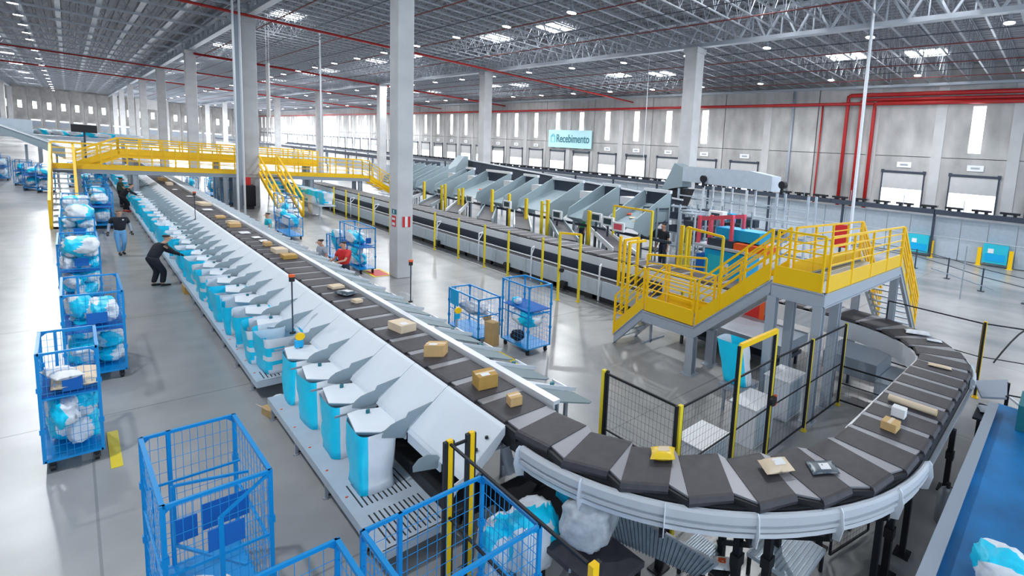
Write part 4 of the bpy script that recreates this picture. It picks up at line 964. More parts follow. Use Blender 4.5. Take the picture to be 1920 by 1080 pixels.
b = MB(); b.tube([(12.6+.9*math.sin(a*.16), 1.0-.13*a, 1.05+.9*math.sin(a*.3)) for a in range(11)], .02, 6); tag(b.obj('cable', 'black'), 'black cable arching over the plate behind the second curve', 'cable')
t = thing('gas_cylinder', 'grey round tank standing under the right side of the curve', 'tank', (7.60, .93, 0)); MB().tube([(0,0,.0),(0,0,.42),(0,0,.5),(0,0,.54)], [.14,.14,.10,.04], 16).obj('tank', 'steel_galv', t, smooth=True); MB().tube([(0,0,.54),(0,0,.62)], .03, 8).obj('valve', 'black', t)

def sack(label, x, y, z, w_, d_, h_, seed, rz=0, tilt=0, m=None, group=None):
    o = inst('parcel_sack', blob(seed, m), None, (x, y, z+h_*.5), scale=(w_/2, d_/2, h_/2)); o.rotation_euler = (tilt, 0, rz)
    return tag(o, label, 'sack', group)
BL = {}
def blob(seed, m=None):
    k = (seed, m)
    if k in BL: return BL[k]
    import bmesh
    bm = bmesh.new(); bmesh.ops.create_icosphere(bm, subdivisions=4, radius=1)
    rnd = random.Random(seed); pl_ = Vector((rnd.uniform(-1,1), rnd.uniform(-1,1), rnd.uniform(-.4,.4))).normalized()
    for v in bm.verts:
        p = v.co.normalized(); q = Vector((math.copysign(abs(p.x)**.7, p.x), math.copysign(abs(p.y)**.7, p.y), math.copysign(abs(p.z)**.75, p.z)))
        n1 = noise.noise(p*1.7+Vector((seed*3, 1, 2))); n2 = noise.noise(p*5+Vector((seed, 5, 2))); n3 = abs(noise.noise(Vector((p.x*7, p.y*7, p.z*1.5))+Vector((seed, 9, 2))))
        v.co = q*(.88+.16*n1+.07*n2-.09*n3)
    for f in bm.faces:
        c = f.calc_center_median(); d = c.normalized().dot(pl_)+.35*noise.noise(c*1.5+Vector((seed, 0, 0))); f.smooth = True
        f.material_index = 0 if abs(d) < .42 else 1
    me = bpy.data.meshes.new('sack'); bm.to_mesh(me); bm.free()
    for mm in ((m, m) if m else ('sack_cyan', 'sack_white')): me.materials.append(MT[mm])
    BL[k] = me; return me
sack('big cyan and white sack lying on the blue conveyor', 5.55, .10, .895, .62, .60, .42, 3, .3)

# things under and inside the near curve ---------------------------------
sack('white and cyan sack standing between the near roll cage and the grey sack', 3.02, 4.55, .05, .62, .72, .95, 5)
sack('large crumpled grey sack under the left of the curve', 3.40, 3.98, .53, .62, .72, .60, 8, .5, .1, 'sack_grey')
sack('blue sack wedged behind the grey sack under the curve', 3.55, 4.45, .70, .4, .5, .35, 9, 0, 0, 'sack_cyan')
sack('cyan striped white sack standing in the near roll cage corner', 2.72, 4.75, .05, .45, .5, .8, 12)
t = thing('sack_stand', 'dark low belt stand under the grey sack', 'stand', (3.4, 3.9, 0)); MB().box(-.35,.25,-.6,.6,.46,.53).obj('top', 'belt', t)
for x in (-.3,.2):
    for y in (-.55,.5): MB().bar((x,y,0),(x,y,.46),.05).obj('leg', 'black_metal', t)
t = thing('mesh_guard', 'perforated grey guard plate sloping under the curve', 'guard', (0,0,0))
MB().prism([(3.59,3.97,.98),(3.66,3.82,.50),(4.09,2.84,.30),(4.18,2.66,.52)], (.012,.008,0)).obj('guard_plate', 'grate', t)
gb = MB()
for k in range(26): a = k/26; p = Vector((3.59,3.97,.98)).lerp(Vector((4.18,2.66,.52)), a); q = Vector((3.66,3.82,.50)).lerp(Vector((4.09,2.84,.30)), a); gb.bar(p-Vector((.012,.01,0)), q-Vector((.012,.01,0)), .006)
o = gb.obj('mesh_wire', 'steel_dark', t); MB().bar((3.59,3.97,.99),(4.18,2.66,.53),.03).obj('edge_rail', 'steel_galv', t)
MB().bar((3.62,3.93,0),(3.62,3.93,.55),.04).bar((4.10,2.82,0),(4.10,2.82,.35),.04).obj('leg', 'black_metal', t)
for i, (x0, y0, x1, y1, z, lb) in enumerate(((4.22,2.88,4.62,3.30,.30,'pale grated platform left of the black legs under the curve'),(4.78,1.92,5.5,2.65,.30,'pale grated platform right of the black legs under the curve'))):
    t = thing('grated_platform', lb, 'platform', (x0, y0, 0)); MB().box(0,x1-x0,0,y1-y0,z-.05,z).obj('tread_plate', 'panel_grey', t)
    gr = MB()
    for k in range(12): gr.box(.02,x1-x0-.02,.03+k*(y1-y0)/12.3,.045+k*(y1-y0)/12.3,z,z+.006)
    gr.obj('tread_rib', 'grate', t)
    for a in (.03, x1-x0-.03):
        for c in (.03, y1-y0-.03): MB().bar((a,c,0),(a,c,z-.05),.04).obj('leg', 'black_metal', t)
pillow('white and red small parcel under the black legs of the curve', 4.33, 2.72, .20, .20, .05, .6, 'paper', z=.38, m2='orange')
t = thing('parcel_ledge', 'small dark ledge under the white and red parcel', 'ledge', (4.33, 2.72, 0)); MB().box(-.12,.12,-.12,.12,.33,.378).bar((0,0,0),(0,0,.33),.05).obj('top', 'black_metal', t)
t = thing('return_belt', 'dark sloping belt under the near curve', 'conveyor', (3.4, 2.9, 0)); MB().prism([(-.35,.95,.48),(-.55,.2,.44),(.05,-.55,.36),(.45,-.15,.36)], (0,0,-.05)).obj('belt', 'belt', t); MB().bar((-.55,.2,.46),(.05,-.55,.38),.04).bar((-.35,.95,.50),(.45,-.15,.38),.04).obj('side_rail', 'gray_paint', t)
for x, y in ((-.33,.8),(-.45,.2),(.05,-.45),(.38,-.1)): MB().bar((x,y,0),(x,y,.3),.05).obj('leg', 'black_metal', t)
t = thing('wire_frame', 'black framed mesh panel leaning under the right of the curve', 'panel', (0,0,0)); fence_panel(t, (5.75,1.95,0), (6.55,1.72,0), .05, .85, 12, 8, name='mesh')
for i, (x, y) in enumerate(((4.30,2.50),(4.50,2.22),(5.95,1.30),(8.45,1.08))):
    t = thing('support_column', 'black steel column under the curve, %s from the left' % ('first','second','third','fourth')[i], 'support', (x, y, 0)); MB().bar((0,0,0),(0,0,1.06),.085,.085).obj('tube', 'black_metal', t); MB().box(-.12,.12,-.12,.12,0,.02).obj('foot_plate', 'black_metal', t); MB().box(-.06,.06,-.06,.06,.55,.68).obj('clamp', 'black', t)
MB().box(2.72,3.5,4.6,5.35,.02,.03)
# dark bay below the end chute
t = thing('machine_bay', 'dark open machine bay between the end chute and the curve', 'machine', (3.3, 4.9, 0)); MB().box(-.25,.4,0,.45,.0,.75).obj('bay_box', 'black', t); MB().bar((-.15,.5,.95),(.4,.2,1.15),.06).bar((-.12,.35,.9),(-.12,.5,1.2),.09).obj('bracket', 'steel_galv', t)

# ================================================================== ROLL CAGES
def grid(b, p, u, v, nu, nv, r=.0022):
    p, u, v = Vector(p), Vector(u), Vector(v)
    for i in range(nu+1): b.bar(p+u*i/nu, p+u*i/nu+v, r*2)
    for k in range(nv+1): b.bar(p+v*k/nv, p+v*k/nv+u, r*2)
    return b
def cage(label, x, y, w_, d_, h=1.75, rz=0, shelf=None, front='full', nu=8, nv=14, group=None, top=True, plate=True):
    """w_ along x, d_ along y, origin at the centre of the footprint"""
    t = thing('roll_cage', label, 'roll cage', (x, y, 0), rz, group)
    a, c, z0 = w_/2, d_/2, .17; s_ = .032
    f_ = MB()
    for sx in (-1, 1):
        for sy in (-1, 1): f_.box(sx*a-s_/2, sx*a+s_/2, sy*c-s_/2, sy*c+s_/2, z0, h)
    for z in ((h-s_/2,) if top else ())+(z0+s_/2,):
        for sy in (-1, 1): f_.bar((-a, sy*c, z), (a, sy*c, z), s_, s_)
        for sx in (-1, 1): f_.bar((sx*a, -c, z), (sx*a, c, z), s_, s_)
    for sx in (-1, 1):
        for sy in (-1, 1):
            f_.prism([(sx*a,sy*c,h-.01),(sx*(a-.09),sy*c,h-.01),(sx*a,sy*c,h-.10)], (0,.006,0))
            f_.prism([(sx*a,sy*c,h-.01),(sx*a,sy*(c-.12),h-.01),(sx*a,sy*c,h-.12)], (.006,0,0))
            for z in (.6, 1.2): f_.box(sx*a-s_*.8, sx*a+s_*.8, sy*c-s_*.8, sy*c+s_*.8, z*h/1.75, z*h/1.75+.07)
    f_.obj('frame', 'blue_cage', t)
    for sx, nme in ((-1, 'side_grid'), (1, 'side_grid')): grid(MB(), (sx*a, -c, z0), (0, 2*c, 0), (0, 0, h-z0-s_), nu, nv).bar((sx*a, -c, h*.55), (sx*a, c, h*.55), .02, .02).obj(nme, 'blue_cage', t)
    grid(MB(), (-a, c, z0), (2*a, 0, 0), (0, 0, h-z0-s_), nu, nv).bar((-a*.45, c, z0), (-a*.45, c, h), .03, .03).obj('back_grid', 'blue_cage', t)
    if front == 'full': grid(MB(), (-a, -c, z0), (2*a, 0, 0), (0, 0, h-z0-s_), nu, nv).bar((-a, -c, h*.62), (a, -c, h*.62), .025, .025).obj('front_grid', 'blue_cage', t)
    if front == 'half': grid(MB(), (-a, -c, z0), (2*a, 0, 0), (0, 0, h*.5), nu, nv//2).bar((-a, -c, h*.5+z0), (a, -c, h*.5+z0), .03, .03).obj('front_grid', 'blue_cage', t)
    MB().box(-a, a, -c, c, z0, z0+.03).obj('base', 'blue_cage', t)
    if shelf: MB().box(-a+.01, a-.01, -c+.01, c-.01, shelf, shelf+.02).obj('shelf', 'blue_plate', t)
    if plate: MB().box(-a*.25, a*.45, -c-.012, -c-.004, h*.66, h*.78).obj('name_plate', 'blue_plate', t)
    cw = MB().tube([(-.022,0,.055),(.022,0,.055)], .055, 10).mesh('wheel', 'black'); cf = MB().box(-.03,.03,-.03,.03,.10,.17).box(-.032,-.026,-.02,.03,.04,.12).box(.026,.032,-.02,.03,.04,.12).mesh('caster', 'black_metal')
    for sx in (-1, 1):
        for sy in (-1, 1): o = inst('caster', cf, t, (sx*(a-.06), sy*(c-.09), 0)); inst('wheel', cw, o)
    return t
def fill(lb, x, y, w_, d_, z0, z1, n, seed, over=0, m=None):
    rnd = random.Random(seed); levels = max(1, n//2); h = (z1-z0)/levels
    for i in range(n):
        k = i//2; s_ = (-1)**i
        sack(lb, x+s_*w_*.20+rnd.uniform(-.02,.02), y+rnd.uniform(-.12,.12)*d_-(.15*d_ if i % 3 == 0 else -.1*d_), z0+h*k, w_*rnd.uniform(.62,.78), d_*rnd.uniform(.78,.95), h*1.25, seed*7+i % 5, rnd.uniform(-.15,.15), 0, m if rnd.random() < .3 else None, 'sacks in one cage: '+lb[:60])
c1 = cage('front left roll cage with a shelf, full of white and cyan sacks', -.14, 11.45, .50, 1.15, 1.75, .0, shelf=1.1)
fill('white and cyan sack packed in the front left roll cage', -.14, 11.45, .48, 1.1, .21, .95, 4, 1); 
pillow('flat pinkish white parcel stack on the shelf of the front left roll cage', -.10, 11.25, .40, .8, .18, 0, 'card_pale', z=1.125, parts=False)
pillow('flat white mailer leaning on the parcel stack in the front left cage', -.2, 11.0, .25, .5, .15, .3, 'paper', z=1.31, parts=False)
cage('second roll cage from the front on the left, tall with an open top divider', .14, 15.25, .70, 1.75, 1.75, 0, shelf=1.0)
fill('white and cyan sack packed in the second left roll cage', .14, 15.25, .66, 1.6, .21, 1.0, 6, 2); fill('white sack on the shelf of the second left roll cage', .14, 15.25, .6, 1.5, 1.03, 1.40, 2, 3)
cage('third roll cage on the left, heaped above its rim with sacks', .03, 21.6, .66, 2.2, 1.75, 0, shelf=1.0, nu=6, nv=9)
fill('cyan sack packed in the third left roll cage', .03, 21.6, .62, 2.0, .21, 1.55, 8, 4); sack('white and cyan sack bulging over the front rim of the third left cage', .06, 20.6, 1.45, .66, 1.2, .5, 21)
cage('fourth roll cage on the left, with large sack heaped on top', .05, 27.6, .70, 2.5, 1.75, 0, nu=6, nv=9)
fill('cyan sack packed in the fourth left roll cage', .05, 27.6, .66, 2.3, .21, 1.6, 8, 5); sack('big white sack on top of the fourth left roll cage', .1, 27.2, 1.5, .68, 1.9, .6, 24)
cage('fifth roll cage on the left below the footbridge stair', .05, 34.0, .70, 2.6, 1.75, 0, nu=5, nv=8)
fill('cyan sack packed in the fifth left roll cage', .05, 34.0, .66, 2.4, .21, 1.65, 6, 6)
for i, (x, y) in enumerate(((.75,37.3),(.78,41.6),(.80,46.5),(.62,51.5),(-1.6,57.5),(-1.05,56.0),(-2.1,61.5),(1.9,66.5),(.2,60.5),(1.3,62.0),(-3.2,66.0),(-3.9,72.0))):
    ll_ = ('blue roll cage with sacks right of the fifth cage','blue roll cage by the stair foot of the footbridge','blue roll cage under the left end of the footbridge','blue roll cage just behind the footbridge end','wide blue roll cage left of the footbridge stair','blue roll cage touching the left stair post','leftmost far roll cage with a cyan sack','low blue trolley with cyan sacks behind the walking worker','far blue roll cage between the stair stringers','farthest blue roll cage under the footbridge','far blue roll cage below the grey metal chute','blue roll cage at the very left edge below the chute')[i]
    cage(ll_, x, y, .72, 2.6, 1.75 if i != 7 else 1.2, 0, nu=4, nv=6, shelf=1.0 if i != 7 else None, plate=False)
    sack('cyan and white sack inside the '+' '.join(ll_.split()[:9]), x, y-.2, .21, .62, 2.0, .75, 30+i); sack('upper sack inside the '+' '.join(ll_.split()[:9]), x, y, 1.03 if i != 7 else .9, .6, 1.9, .55, 40+i)
# right side cages
cage('tall roll cage right of the sorter holding white and cyan sacks', 6.87, 10.90, .62, 1.2, 1.78, 0, shelf=1.12, front='half', nu=8, nv=14, plate=False)
sack('large white and cyan sack hanging inside the tall right roll cage', 6.82, 10.75, .62, .62, 1.05, .52, 52); sack('small white sack on the shelf of the tall right roll cage', 6.72, 11.1, 1.145, .2, .35, .2, 53); sack('dark bag low in the tall right roll cage', 6.68, 10.95, .22, .3, .4, .3, 54, m='cloth_black')
cage('low open roll cage with grey plastic sheet beside the tall right cage', 6.35, 12.55, .56, 1.6, 1.22, 0, front='full', nu=7, nv=8, plate=False)
sack('clear grey plastic sheet sagging in the low open cage', 6.38, 12.6, .62, .5, 1.3, .26, 57, m='sack_grey')
t = thing('cage_placard', 'bright blue placard hanging on the low open cage', 'placard', (6.16, 13.0, 0)); MB().box(-.12,-.105,-.22,.22,.80,1.22).obj('board', 'machine_cyan', t); 
t = thing('cardboard_box', 'upright folded brown cardboard box standing between the two right cages', 'box', (6.36, 11.62, 0), .15); MB().box(-.10,.10,-.16,.16,0,.62).obj('carton', 'card', t, bevel=.005); MB().prism([(-.10,.16,.62),(.10,.16,.62),(.14,.24,.72),(-.12,.24,.72)], (0,.008,0)).obj('flap', 'card_dark', t)
cage('roll cage left of the big column stacked with sacks', 6.62, 22.3, .50, 2.2, 1.78, 0, nu=7, nv=10, shelf=1.0)
fill('cyan sack in the roll cage left of the big column', 6.62, 22.3, .48, 2.0, .21, 1.4, 6, 8)
cage('half height cage joined left of the column cage', 6.45, 24.1, .36, 1.2, 1.1, 0, nu=5, nv=7, plate=False); sack('white sack rising out of the half height cage', 6.45, 24.0, .5, .34, 1.1, .95, 63)
cage('low blue cage with glossy cyan bundles beyond the red shirted worker', 6.45, 31.4, .5, 2.6, 1.1, 0, nu=5, nv=6, plate=False); sack('glossy cyan bundle lying across the low blue cage', 6.45, 31.2, .55, .52, 2.3, .62, 66); sack('second glossy cyan bundle behind the first', 6.35, 32.2, .8, .4, 1.6, .55, 67)
cage('blue roll cage between the middle stair stringers', 7.2, 35.6, .55, 2.4, 1.75, 0, nu=5, nv=7, plate=False); sack('cyan sack in the cage between the middle stair stringers', 7.2, 35.6, .4, .5, 2, .9, 69)
for i, (x, y) in enumerate(((5.6,56.0),(6.5,53.0),(6.35,47.5),(7.4,60))):
    l_ = ('blue trolley with cyan sacks just right of the sorter under the footbridge','second blue trolley right of the sorter under the footbridge','tall blue cage beside the grey footbridge leg','farthest blue trolley right of the sorter')[i]
    cage(l_, x, y, .6, 2.6, 1.75 if i == 2 else 1.3, 0, nu=4, nv=6, plate=False); sack('cyan and white sack on the '+' '.join(l_.split()[:9]), x, y, .3, .55, 2.2, .9, 80+i)
t = thing('black_cart', 'tall black covered cart right of the blue cage beside the sorter', 'cart', (7.05, 44.2, 0)); MB().box(-.28,.28,-.5,.5,.2,1.6).obj('cover', 'cloth_black', t, bevel=.05); MB().box(-.2,.2,-.4,.4,.0,.2).obj('base', 'black', t); MB().box(-.2,.1,-.2,.2,1.6,2.1).obj('red_case', 'red', t)
# near foreground cages
cA = cage('near empty roll cage at the bottom left with open frame', .66, 6.54, .68, 1.50, 1.75, .02, nu=12, nv=11, front='full', shelf=None)
MB().box(-.05,.28,-.20,-.19,1.05,1.32).box(-.22,-.08,-.20,-.19,1.02,1.25).obj('lock_plate', 'blue_plate', cA); MB().bar((-.18,.3,1.35),(-.18,.3,.7),.03).bar((-.18,.3,1.35),(.34,.1,1.35),.025).bar((-.18,.3,.7),(.2,-.5,.7),.025).bar((.0,-.75,1.45),(.34,-.75,1.72),.025).bar((0,-.75,1.45),(0,-.75,.2),.035).bar((-.34,.5,1.3),(.34,.5,1.3),.02).obj('inner_bar', 'blue_cage', cA)
pillow('white mailer lying in the bottom of the near empty roll cage', .68, 6.3, .4, .5, .2, .3, 'paper', z=.21, parts=False); pillow('grey dark parcel in the bottom of the near empty roll cage', .82, 6.05, .3, .45, .22, -.4, 'mailer_dark', z=.21)
pillow('crumpled pale wrapping in the near empty roll cage', .50, 6.6, .3, .4, .2, .9, 'sack_white', z=.21, parts=False)
cB = cage('near roll cage in front of the slotted table end, seen from above', 1.81, 3.83, 1.0, .98, 1.75, 0, nu=12, nv=11, front='full')
cC = cage('nearest roll cage at the bottom edge left of the table cage', .62, 3.72, 1.06, 1.28, 1.75, 0, nu=12, nv=11, front='full', plate=False)
sack('white and cyan sack inside the near roll cage before the table', 2.05, 3.9, .21, .45, .55, .6, 91)

# floor things
t = thing('cardboard_box', 'open brown cardboard box on the floor under the table gap', 'box', (2.02, 10.88, 0), .2); MB().box(-.14,.14,-.2,.2,0,.14).obj('carton', 'card', t); MB().prism([(-.14,-.2,.14),(-.14,.2,.14),(-.22,.2,.22),(-.22,-.2,.22)], (.006,0,0)).obj('flap', 'card_pale', t)
sack('crumpled white plastic in the open floor box', 2.06, 10.95, .13, .2, .3, .18, 93, m='sack_white')
t = thing('cardboard_box', 'small brown box on the floor beside the bending worker', 'box', (1.93, 21.2, 0)); MB().box(-.05,.09,-.3,.3,0,.22).obj('carton', 'card_dark', t); MB().box(-.05,.09,-.3,.3,.22,.23).obj('flap', 'card', t)
o = sack('translucent clear plastic bag standing on the floor right of the big column', 5.72, 15.3, 0, .36, .8, .72, 95, m='plastic_film')
t = thing('cup', 'small white cup thing lying on the aisle floor', 'litter', (1.55, 9.2, 0)); MB().tube([(0,0,0),(0,0,.02)], .03, 8).obj('body', 'paper', t)

# far left conveyor chute
t = thing('spiral_chute', 'curved grey metal chute descending at the far left', 'chute', (-2.2, 62, 0))
sec = []
for k in range(9):
    a = k/8; x = -1.2+3.2*a; z = 4.4-1.6*a**1.3
    sec.append([(x,-.6,z),(x,-.6,z-.55-.3*a),(x,1.8,z-.55-.3*a),(x,1.8,z)])
MB().ribbon(sec, closed=True).obj('trough', 'gray_chute', t); MB().bar((-1.2,-.6,4.45),(2.0,-.6,2.85),.1).obj('edge', 'rail_white', t)
for x in (-1.0, .3, 1.6): MB().bar((x,0,0),(x,0,3.0-.3*x),.12).obj('leg', 'gray_paint', t)
MB().box(-1.3,.6,1.8,2.0,3.6,4.7).obj('side_plate', 'panel_grey', t)
t = thing('far_mezzanine', 'far grey conveyor deck with cyan sacks behind the footbridge', 'conveyor', (3, 95, 0)); MB().box(-8,3.6,0,3,2.6,3.0).obj('deck', 'panel_grey', t)
for x in range(-8, 4, 3): MB().bar((x,.2,0),(x,.2,2.6),.3).obj('leg', 'gray_paint', t)
for i in range(9):
    sack('far cyan sack lying on the distant conveyor deck', -4.0+1.1*i, 96, 3.0, 1.2, 2.2, .75, 100+i % 4, .2*i, group='sacks on the distant deck')
t = thing('dark_screen', 'black screen box above the left end of the footbridge', 'screen', (.9, 75, 0)); MB().box(-.75,.75,-.1,.1,3.9,4.6).obj('case', 'black', t); MB().bar((0,.2,0),(0,.2,4),.12).obj('stand', 'steel_dark', t)
fc = thing('far_conveyor', 'far dark conveyor gallery behind the footbridge columns', 'conveyor', (25.6, 60, 0))
for i in range(14): MB().box(-.4,.4,10*i,10*i+9.9,3.1,3.55).obj('side_beam', 'steel_dark', fc); MB().bar((0,10*i,0),(0,10*i,3.1),.2).obj('leg', 'gray_paint', fc); MB().box(-.3,.3,10*i,10*i+9,1.2,2.4).obj('panel', 'panel_grey', fc)
for i in range(5):
    t = thing('bag_row', 'short row of cyan bags on a table behind the middle stair', 'bag row', (9.6+.35*i, 49.5-2.8*i, 0), 0, 'bag tables behind the middle stair') if False else None
for i in range(9):
    o = inst('hanging_bag', wide[i % 5], None, (9.5+.03*i, 50.5-1.5*i, .9), scale=(1,1.2,1)); tag(o, 'cyan bag on the side table right of the middle stair', 'bag', 'bags on the side table right of the middle stair')
tag(MB().box(9.2,10.0,37.5,52,.82,.88).bar((9.3,38,0),(9.3,38,.82),.06).bar((9.3,44,0),(9.3,44,.82),.06).bar((9.3,51,0),(9.3,51,.82),.06).obj('side_table', 'panel_grey'), 'grey table holding cyan bags right of the middle stair', 'table')
t = thing('white_cabinet', 'white electric cabinet at the far end of the long post fence', 'cabinet', (9.55, 40.0, 0)); MB().box(-.25,.25,-.5,.5,0.1,1.3).obj('body', 'rail_white', t); MB().box(-.27,-.25,-.4,.4,.2,1.2).obj('door', 'paper', t)

# ================================================================== PEOPLE
def skin(name, chains, m, parent, lvl=2, mats=None):
    """chains: dict id->(pos, r); edges list"""
    V, E_ = chains
    me = bpy.data.meshes.new(name); ids = list(V); me.from_pydata([V[k][0] for k in ids], [(ids.index(a), ids.index(b)) for a, b in E_], [])
    o = bpy.data.objects.new(name, me); C.objects.link(o)
    md = o.modifiers.new('s', 'SKIN'); md.use_smooth_shade = True
    for i, k in enumerate(ids):
        r = V[k][1]; r = r if isinstance(r, tuple) else (r, r)
        me.skin_vertices[0].data[i].radius = r; me.skin_vertices[0].data[i].use_root = (i == 0)
    s2 = o.modifiers.new('u', 'SUBSURF'); s2.levels = lvl; s2.render_levels = lvl
    bpy.context.view_layer.update()
    m2 = bpy.data.meshes.new_from_object(o.evaluated_get(bpy.context.evaluated_depsgraph_get())); bpy.data.objects.remove(o)
    m2.materials.clear(); m2.materials.append(MT[m]); m2.polygons.foreach_set('use_smooth', [True]*len(m2.polygons))
    return inst(name, m2, parent)
def person(label, x, y, rz, J, top, trousers, sleeve='short', hair='hair', gloves=None, shoes='black', sc=1.0, apron=None):
    """J: joint table in body space: +y is forward, metres"""
    t = thing('person', label, 'person', (x, y, 0), rz, None, (sc*.92, sc*1.12, sc))
    g = {k: Vector(v) for k, v in J.items()}
    V = {'pel': (g['pel'], .06), 'ab': (g['pel'].lerp(g['ch'], .45), .06), 'ch': (g['ch'], (.08,.06)), 'nk': (g['nk'], .05), 'hd0': (g['hd']-Vector((0,0,.07)), .06), 'hd': (g['hd'], .085), 'hd2': (g['hd']+Vector((0,0,.07)), .07)}
    E_ = [('pel','ab'),('ab','ch'),('ch','nk'),('nk','hd0'),('hd0','hd'),('hd','hd2')]
    for s_ in 'lr':
        V.update({'sh'+s_: (g['sh'+s_], .042), 'el'+s_: (g['el'+s_], .038), 'wr'+s_: (g['wr'+s_], .028), 'hip'+s_: (g['hip'+s_], .05), 'kn'+s_: (g['kn'+s_], .045), 'an'+s_: (g['an'+s_], .042)})
        E_ += [('ch','sh'+s_),('sh'+s_,'el'+s_),('el'+s_,'wr'+s_),('pel','hip'+s_),('hip'+s_,'kn'+s_),('kn'+s_,'an'+s_)]
        d = (g['wr'+s_]-g['el'+s_]).normalized(); side_ = d.cross(Vector((0,1,0)) if abs(d.y) < .8 else Vector((0,0,1))).normalized()
        V['pm'+s_] = (g['wr'+s_]+d*.07, (.034,.018)); E_.append(('wr'+s_, 'pm'+s_))
        hb = MB()
        for k in range(4):
            o_ = side_*(k-1.5)*.019; a = g['wr'+s_]+d*.08+o_; L_ = (.055,.07,.075,.06)[k]; bend = Vector((0,.02,-.01))
            hb.tube([a, a+d*L_*.55, a+d*L_*.9+bend], [.0095,.009,.007], 6)
        a = g['wr'+s_]+d*.035+side_*.03; hb.tube([a, a+side_*.03+d*.03, a+side_*.035+d*.065], [.011,.01,.008], 6)
        hb.obj('fingers', gloves or 'skin', t, smooth=True)
        if gloves: skin('glove', ({'a': (g['wr'+s_]-d*.02, .036), 'b': (g['wr'+s_]+d*.08, (.04,.024))}, [('a','b')]), gloves, t)
        ft = g['an'+s_]; fd = Vector((0, 1, 0))
        if 'ft'+s_ in g: fd = (g['ft'+s_]-ft); fd.z = 0; fd.normalize()
        skin('shoe', ({'a': (Vector((ft.x,ft.y,ft.z*.6+.01))-fd*.05, (.045,.045)), 'b': (Vector((ft.x,ft.y,.05))+fd*.06, (.045,.04)), 'c': (Vector((ft.x,ft.y,.04))+fd*.17, (.045,.032))}, [('a','b'),('b','c')]), shoes, t)
    skin('body', (V, E_), 'skin', t)
    hd = g['hd']; f_ = (hd-g['nk']); 
    fdir = Vector((0, 1, 0)); 
    if 'face' in g: fdir = g['face'].normalized()
    rt = fdir.cross(Vector((0,0,1))).normalized()
    fb_ = MB(); fb_.tube([hd+fdir*.085+Vector((0,0,.015)), hd+fdir*.115-Vector((0,0,.02))], [.010,.016], 6); fb_.obj('nose', 'skin', t, smooth=True)
    for q in (-1, 1):
        MB().tube([hd+fdir*.083+rt*q*.032+Vector((0,0,.015)), hd+fdir*.092+rt*q*.032+Vector((0,0,.015))], .009, 8).obj('eye', 'black', t)
        MB().tube([hd+rt*q*.083-Vector((0,0,.02)), hd+rt*q*.095+Vector((0,0,.02))], [.014,.018], 6).obj('ear', 'skin', t, smooth=True)
    MB().box(-.022,.022,-.004,.004,-.004,.004).obj('mouth', 'pinkred', t).location = hd+fdir*.088-Vector((0,0,.045))
    hc = hd-fdir*.018+Vector((0,0,.045))
    skin('hair', ({'a': (hc-Vector((0,0,.035))-fdir*.02, (.088,.088)), 'b': (hc+Vector((0,0,.03)), (.088,.092)), 'c': (hc+Vector((0,0,.055)), (.06,.06))}, [('a','b'),('b','c')]), hair, t)
    # shirt
    V2 = {'pel': (g['pel']-Vector((0,0,.07)), (.165,.14)), 'ab': (g['pel'].lerp(g['ch'], .45), (.17,.135)), 'ch': (g['ch'], (.185,.135)), 'nk': (g['nk']-(g['nk']-g['ch'])*.35, .08)}
    E2 = [('pel','ab'),('ab','ch'),('ch','nk')]
    for s_ in 'lr':
        V2['sh'+s_] = (g['sh'+s_], .075); e = g['sh'+s_].lerp(g['el'+s_], .75) if sleeve == 'short' else g['el'+s_]; V2['el'+s_] = (e, .062 if sleeve == 'short' else .055); E2 += [('ch','sh'+s_),('sh'+s_,'el'+s_)]
        if sleeve == 'long': V2['wr'+s_] = (g['wr'+s_], .04); E2.append(('el'+s_,'wr'+s_))
    skin('shirt', (V2, E2), top, t)
    V3 = {'wa': (g['pel']+Vector((0,0,.10)), (.14,.12)), 'pel': (g['pel'], (.15,.13))}; E3 = [('wa','pel')]
    for s_ in 'lr':
        V3['hip'+s_] = (g['hip'+s_]-Vector((0,0,.06)), .098); V3['kn'+s_] = (g['kn'+s_], .072); V3['an'+s_] = (g['an'+s_]+Vector((0,0,.02)), .058); E3 += [('pel','hip'+s_),('hip'+s_,'kn'+s_),('kn'+s_,'an'+s_)]
    skin('trousers', (V3, E3), trousers, t)
    return t
stand = dict(pel=(0,0,.93), ch=(0,.0,1.30), nk=(0,.01,1.47), hd=(0,.03,1.60), shl=(-.19,0,1.38), shr=(.19,0,1.38), ell=(-.25,-.02,1.10), elr=(.25,-.02,1.10), wrl=(-.29,.05,.86), wrr=(.29,.05,.86), hipl=(-.09,0,.88), hipr=(.09,0,.88), knl=(-.10,.02,.48), knr=(.10,.02,.48), anl=(-.11,0,.09), anr=(.11,0,.09))
walk = dict(stand, knl=(-.08,.10,.49), anl=(-.07,-.06,.10), knr=(.08,.06,.48), anr=(.07,.16,.09), ell=(-.27,-.06,1.12), wrl=(-.31,-.02,.88), elr=(.27,-.02,1.12), wrr=(.32,.06,.89))
pw = person('woman walking towards the camera in black T-shirt, light jeans and dark gloves', 1.01, 28.7, PI+.12, walk, 'cloth_black', 'jeans', 'short', 'hair_brown', 'cloth_black', 'black')
MB().box(-.10,-.05,.125,.13,1.33,1.37).obj('shirt_print', 'paper', pw)
for s_ in 'lr':
    g1, g2 = Vector(walk['sh'+s_]).lerp(Vector(walk['el'+s_]), .6), Vector(walk['wr'+s_]); skin('sleeve', ({'a': (g1, .05), 'b': (Vector(walk['el'+s_]), .046), 'c': (g2, .036)}, [('a','b'),('b','c')]), 'cloth_grey', pw)
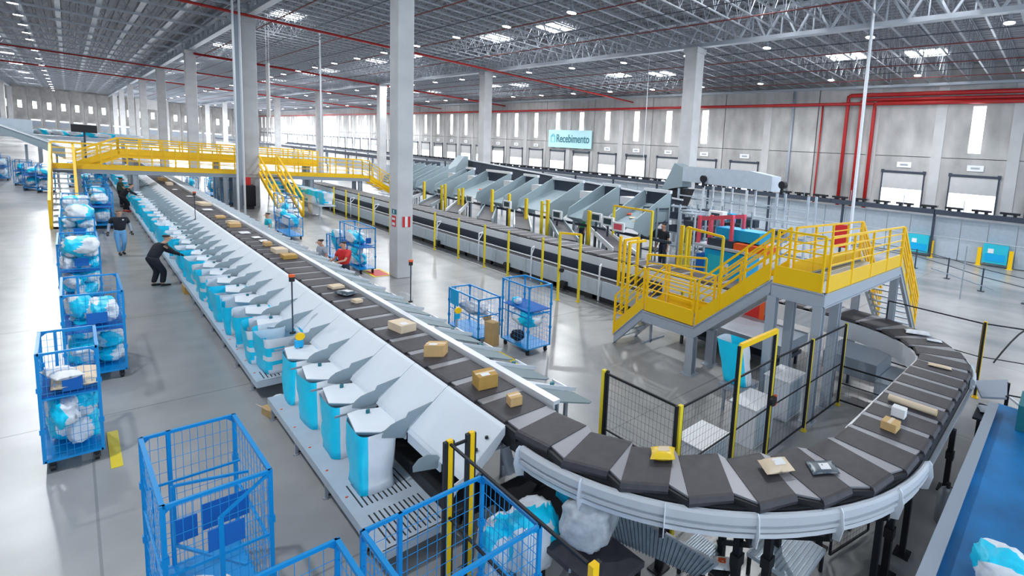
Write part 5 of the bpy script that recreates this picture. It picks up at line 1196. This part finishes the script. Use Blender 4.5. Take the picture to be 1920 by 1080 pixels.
bend = dict(pel=(0,-.14,.92), ch=(0,.04,1.25), nk=(0,.14,1.38), hd=(0,.20,1.51), shl=(-.18,.07,1.30), shr=(.18,.07,1.30), ell=(-.19,.24,1.08), elr=(.19,.24,1.08), wrl=(-.13,.46,.93), wrr=(.15,.46,.91), hipl=(-.09,-.10,.88), hipr=(.09,-.10,.88), knl=(-.10,.0,.48), knr=(.10,.06,.48), anl=(-.11,-.08,.09), anr=(.11,.02,.09))
person('worker in black clothes bending forward over the bags on the long table', 1.50, 22.4, -PI/2+.35, bend, 'cloth_black', 'cloth_black', 'long', 'hair', None, 'black', 1.0)
person('worker in dark olive shirt standing at the far table beneath the footbridge', 1.72, 45.6, -PI/2, dict(stand, wrl=(-.22,.35,.98), wrr=(.22,.35,.98), ell=(-.24,.1,1.1), elr=(.24,.1,1.1)), 'cloth_olive', 'cloth_black', 'short', 'hair', None, 'black', 1.05)
person('worker in black bending beside the olive shirted worker, dark red shoes', 1.80, 43.0, -PI/2, bend, 'cloth_black', 'cloth_black', 'long', 'hair', None, 'red', 1.0)
reach = dict(stand, ell=(-.26,.18,1.12), wrl=(-.22,.42,1.10), elr=(.26,.1,1.12), wrr=(.25,.36,1.02))
person('worker in red shirt behind the right side trays, arms reaching out', 5.25, 18.9, PI/2+.5, reach, 'red', 'cloth_navy', 'short', 'hair', None, 'black', 1.0)
person('dark haired worker in pale shirt behind the trays left of the red shirted worker', 5.0, 20.2, PI/2+.2, dict(stand, hd=(0,.06,1.58)), 'cloth_grey', 'cloth_navy', 'short', 'hair', None, 'black', .95)
person('worker in teal shirt behind the far side trays', 5.1, 28.2, PI/2, stand, 'teal_light', 'cloth_navy', 'short', 'hair', None, 'black', .93)
person('dark clothed worker among the induction belts beside the yellow gate', 17.0, 15.6, PI/2, stand, 'cloth_black', 'cloth_navy', 'short', 'hair', None, 'black', 1.35)
person('worker with dark hair and lime vest between two grey chutes', 17.4, 22.3, PI/2, stand, 'green', 'cloth_navy', 'short', 'hair', None, 'black', 1.25)
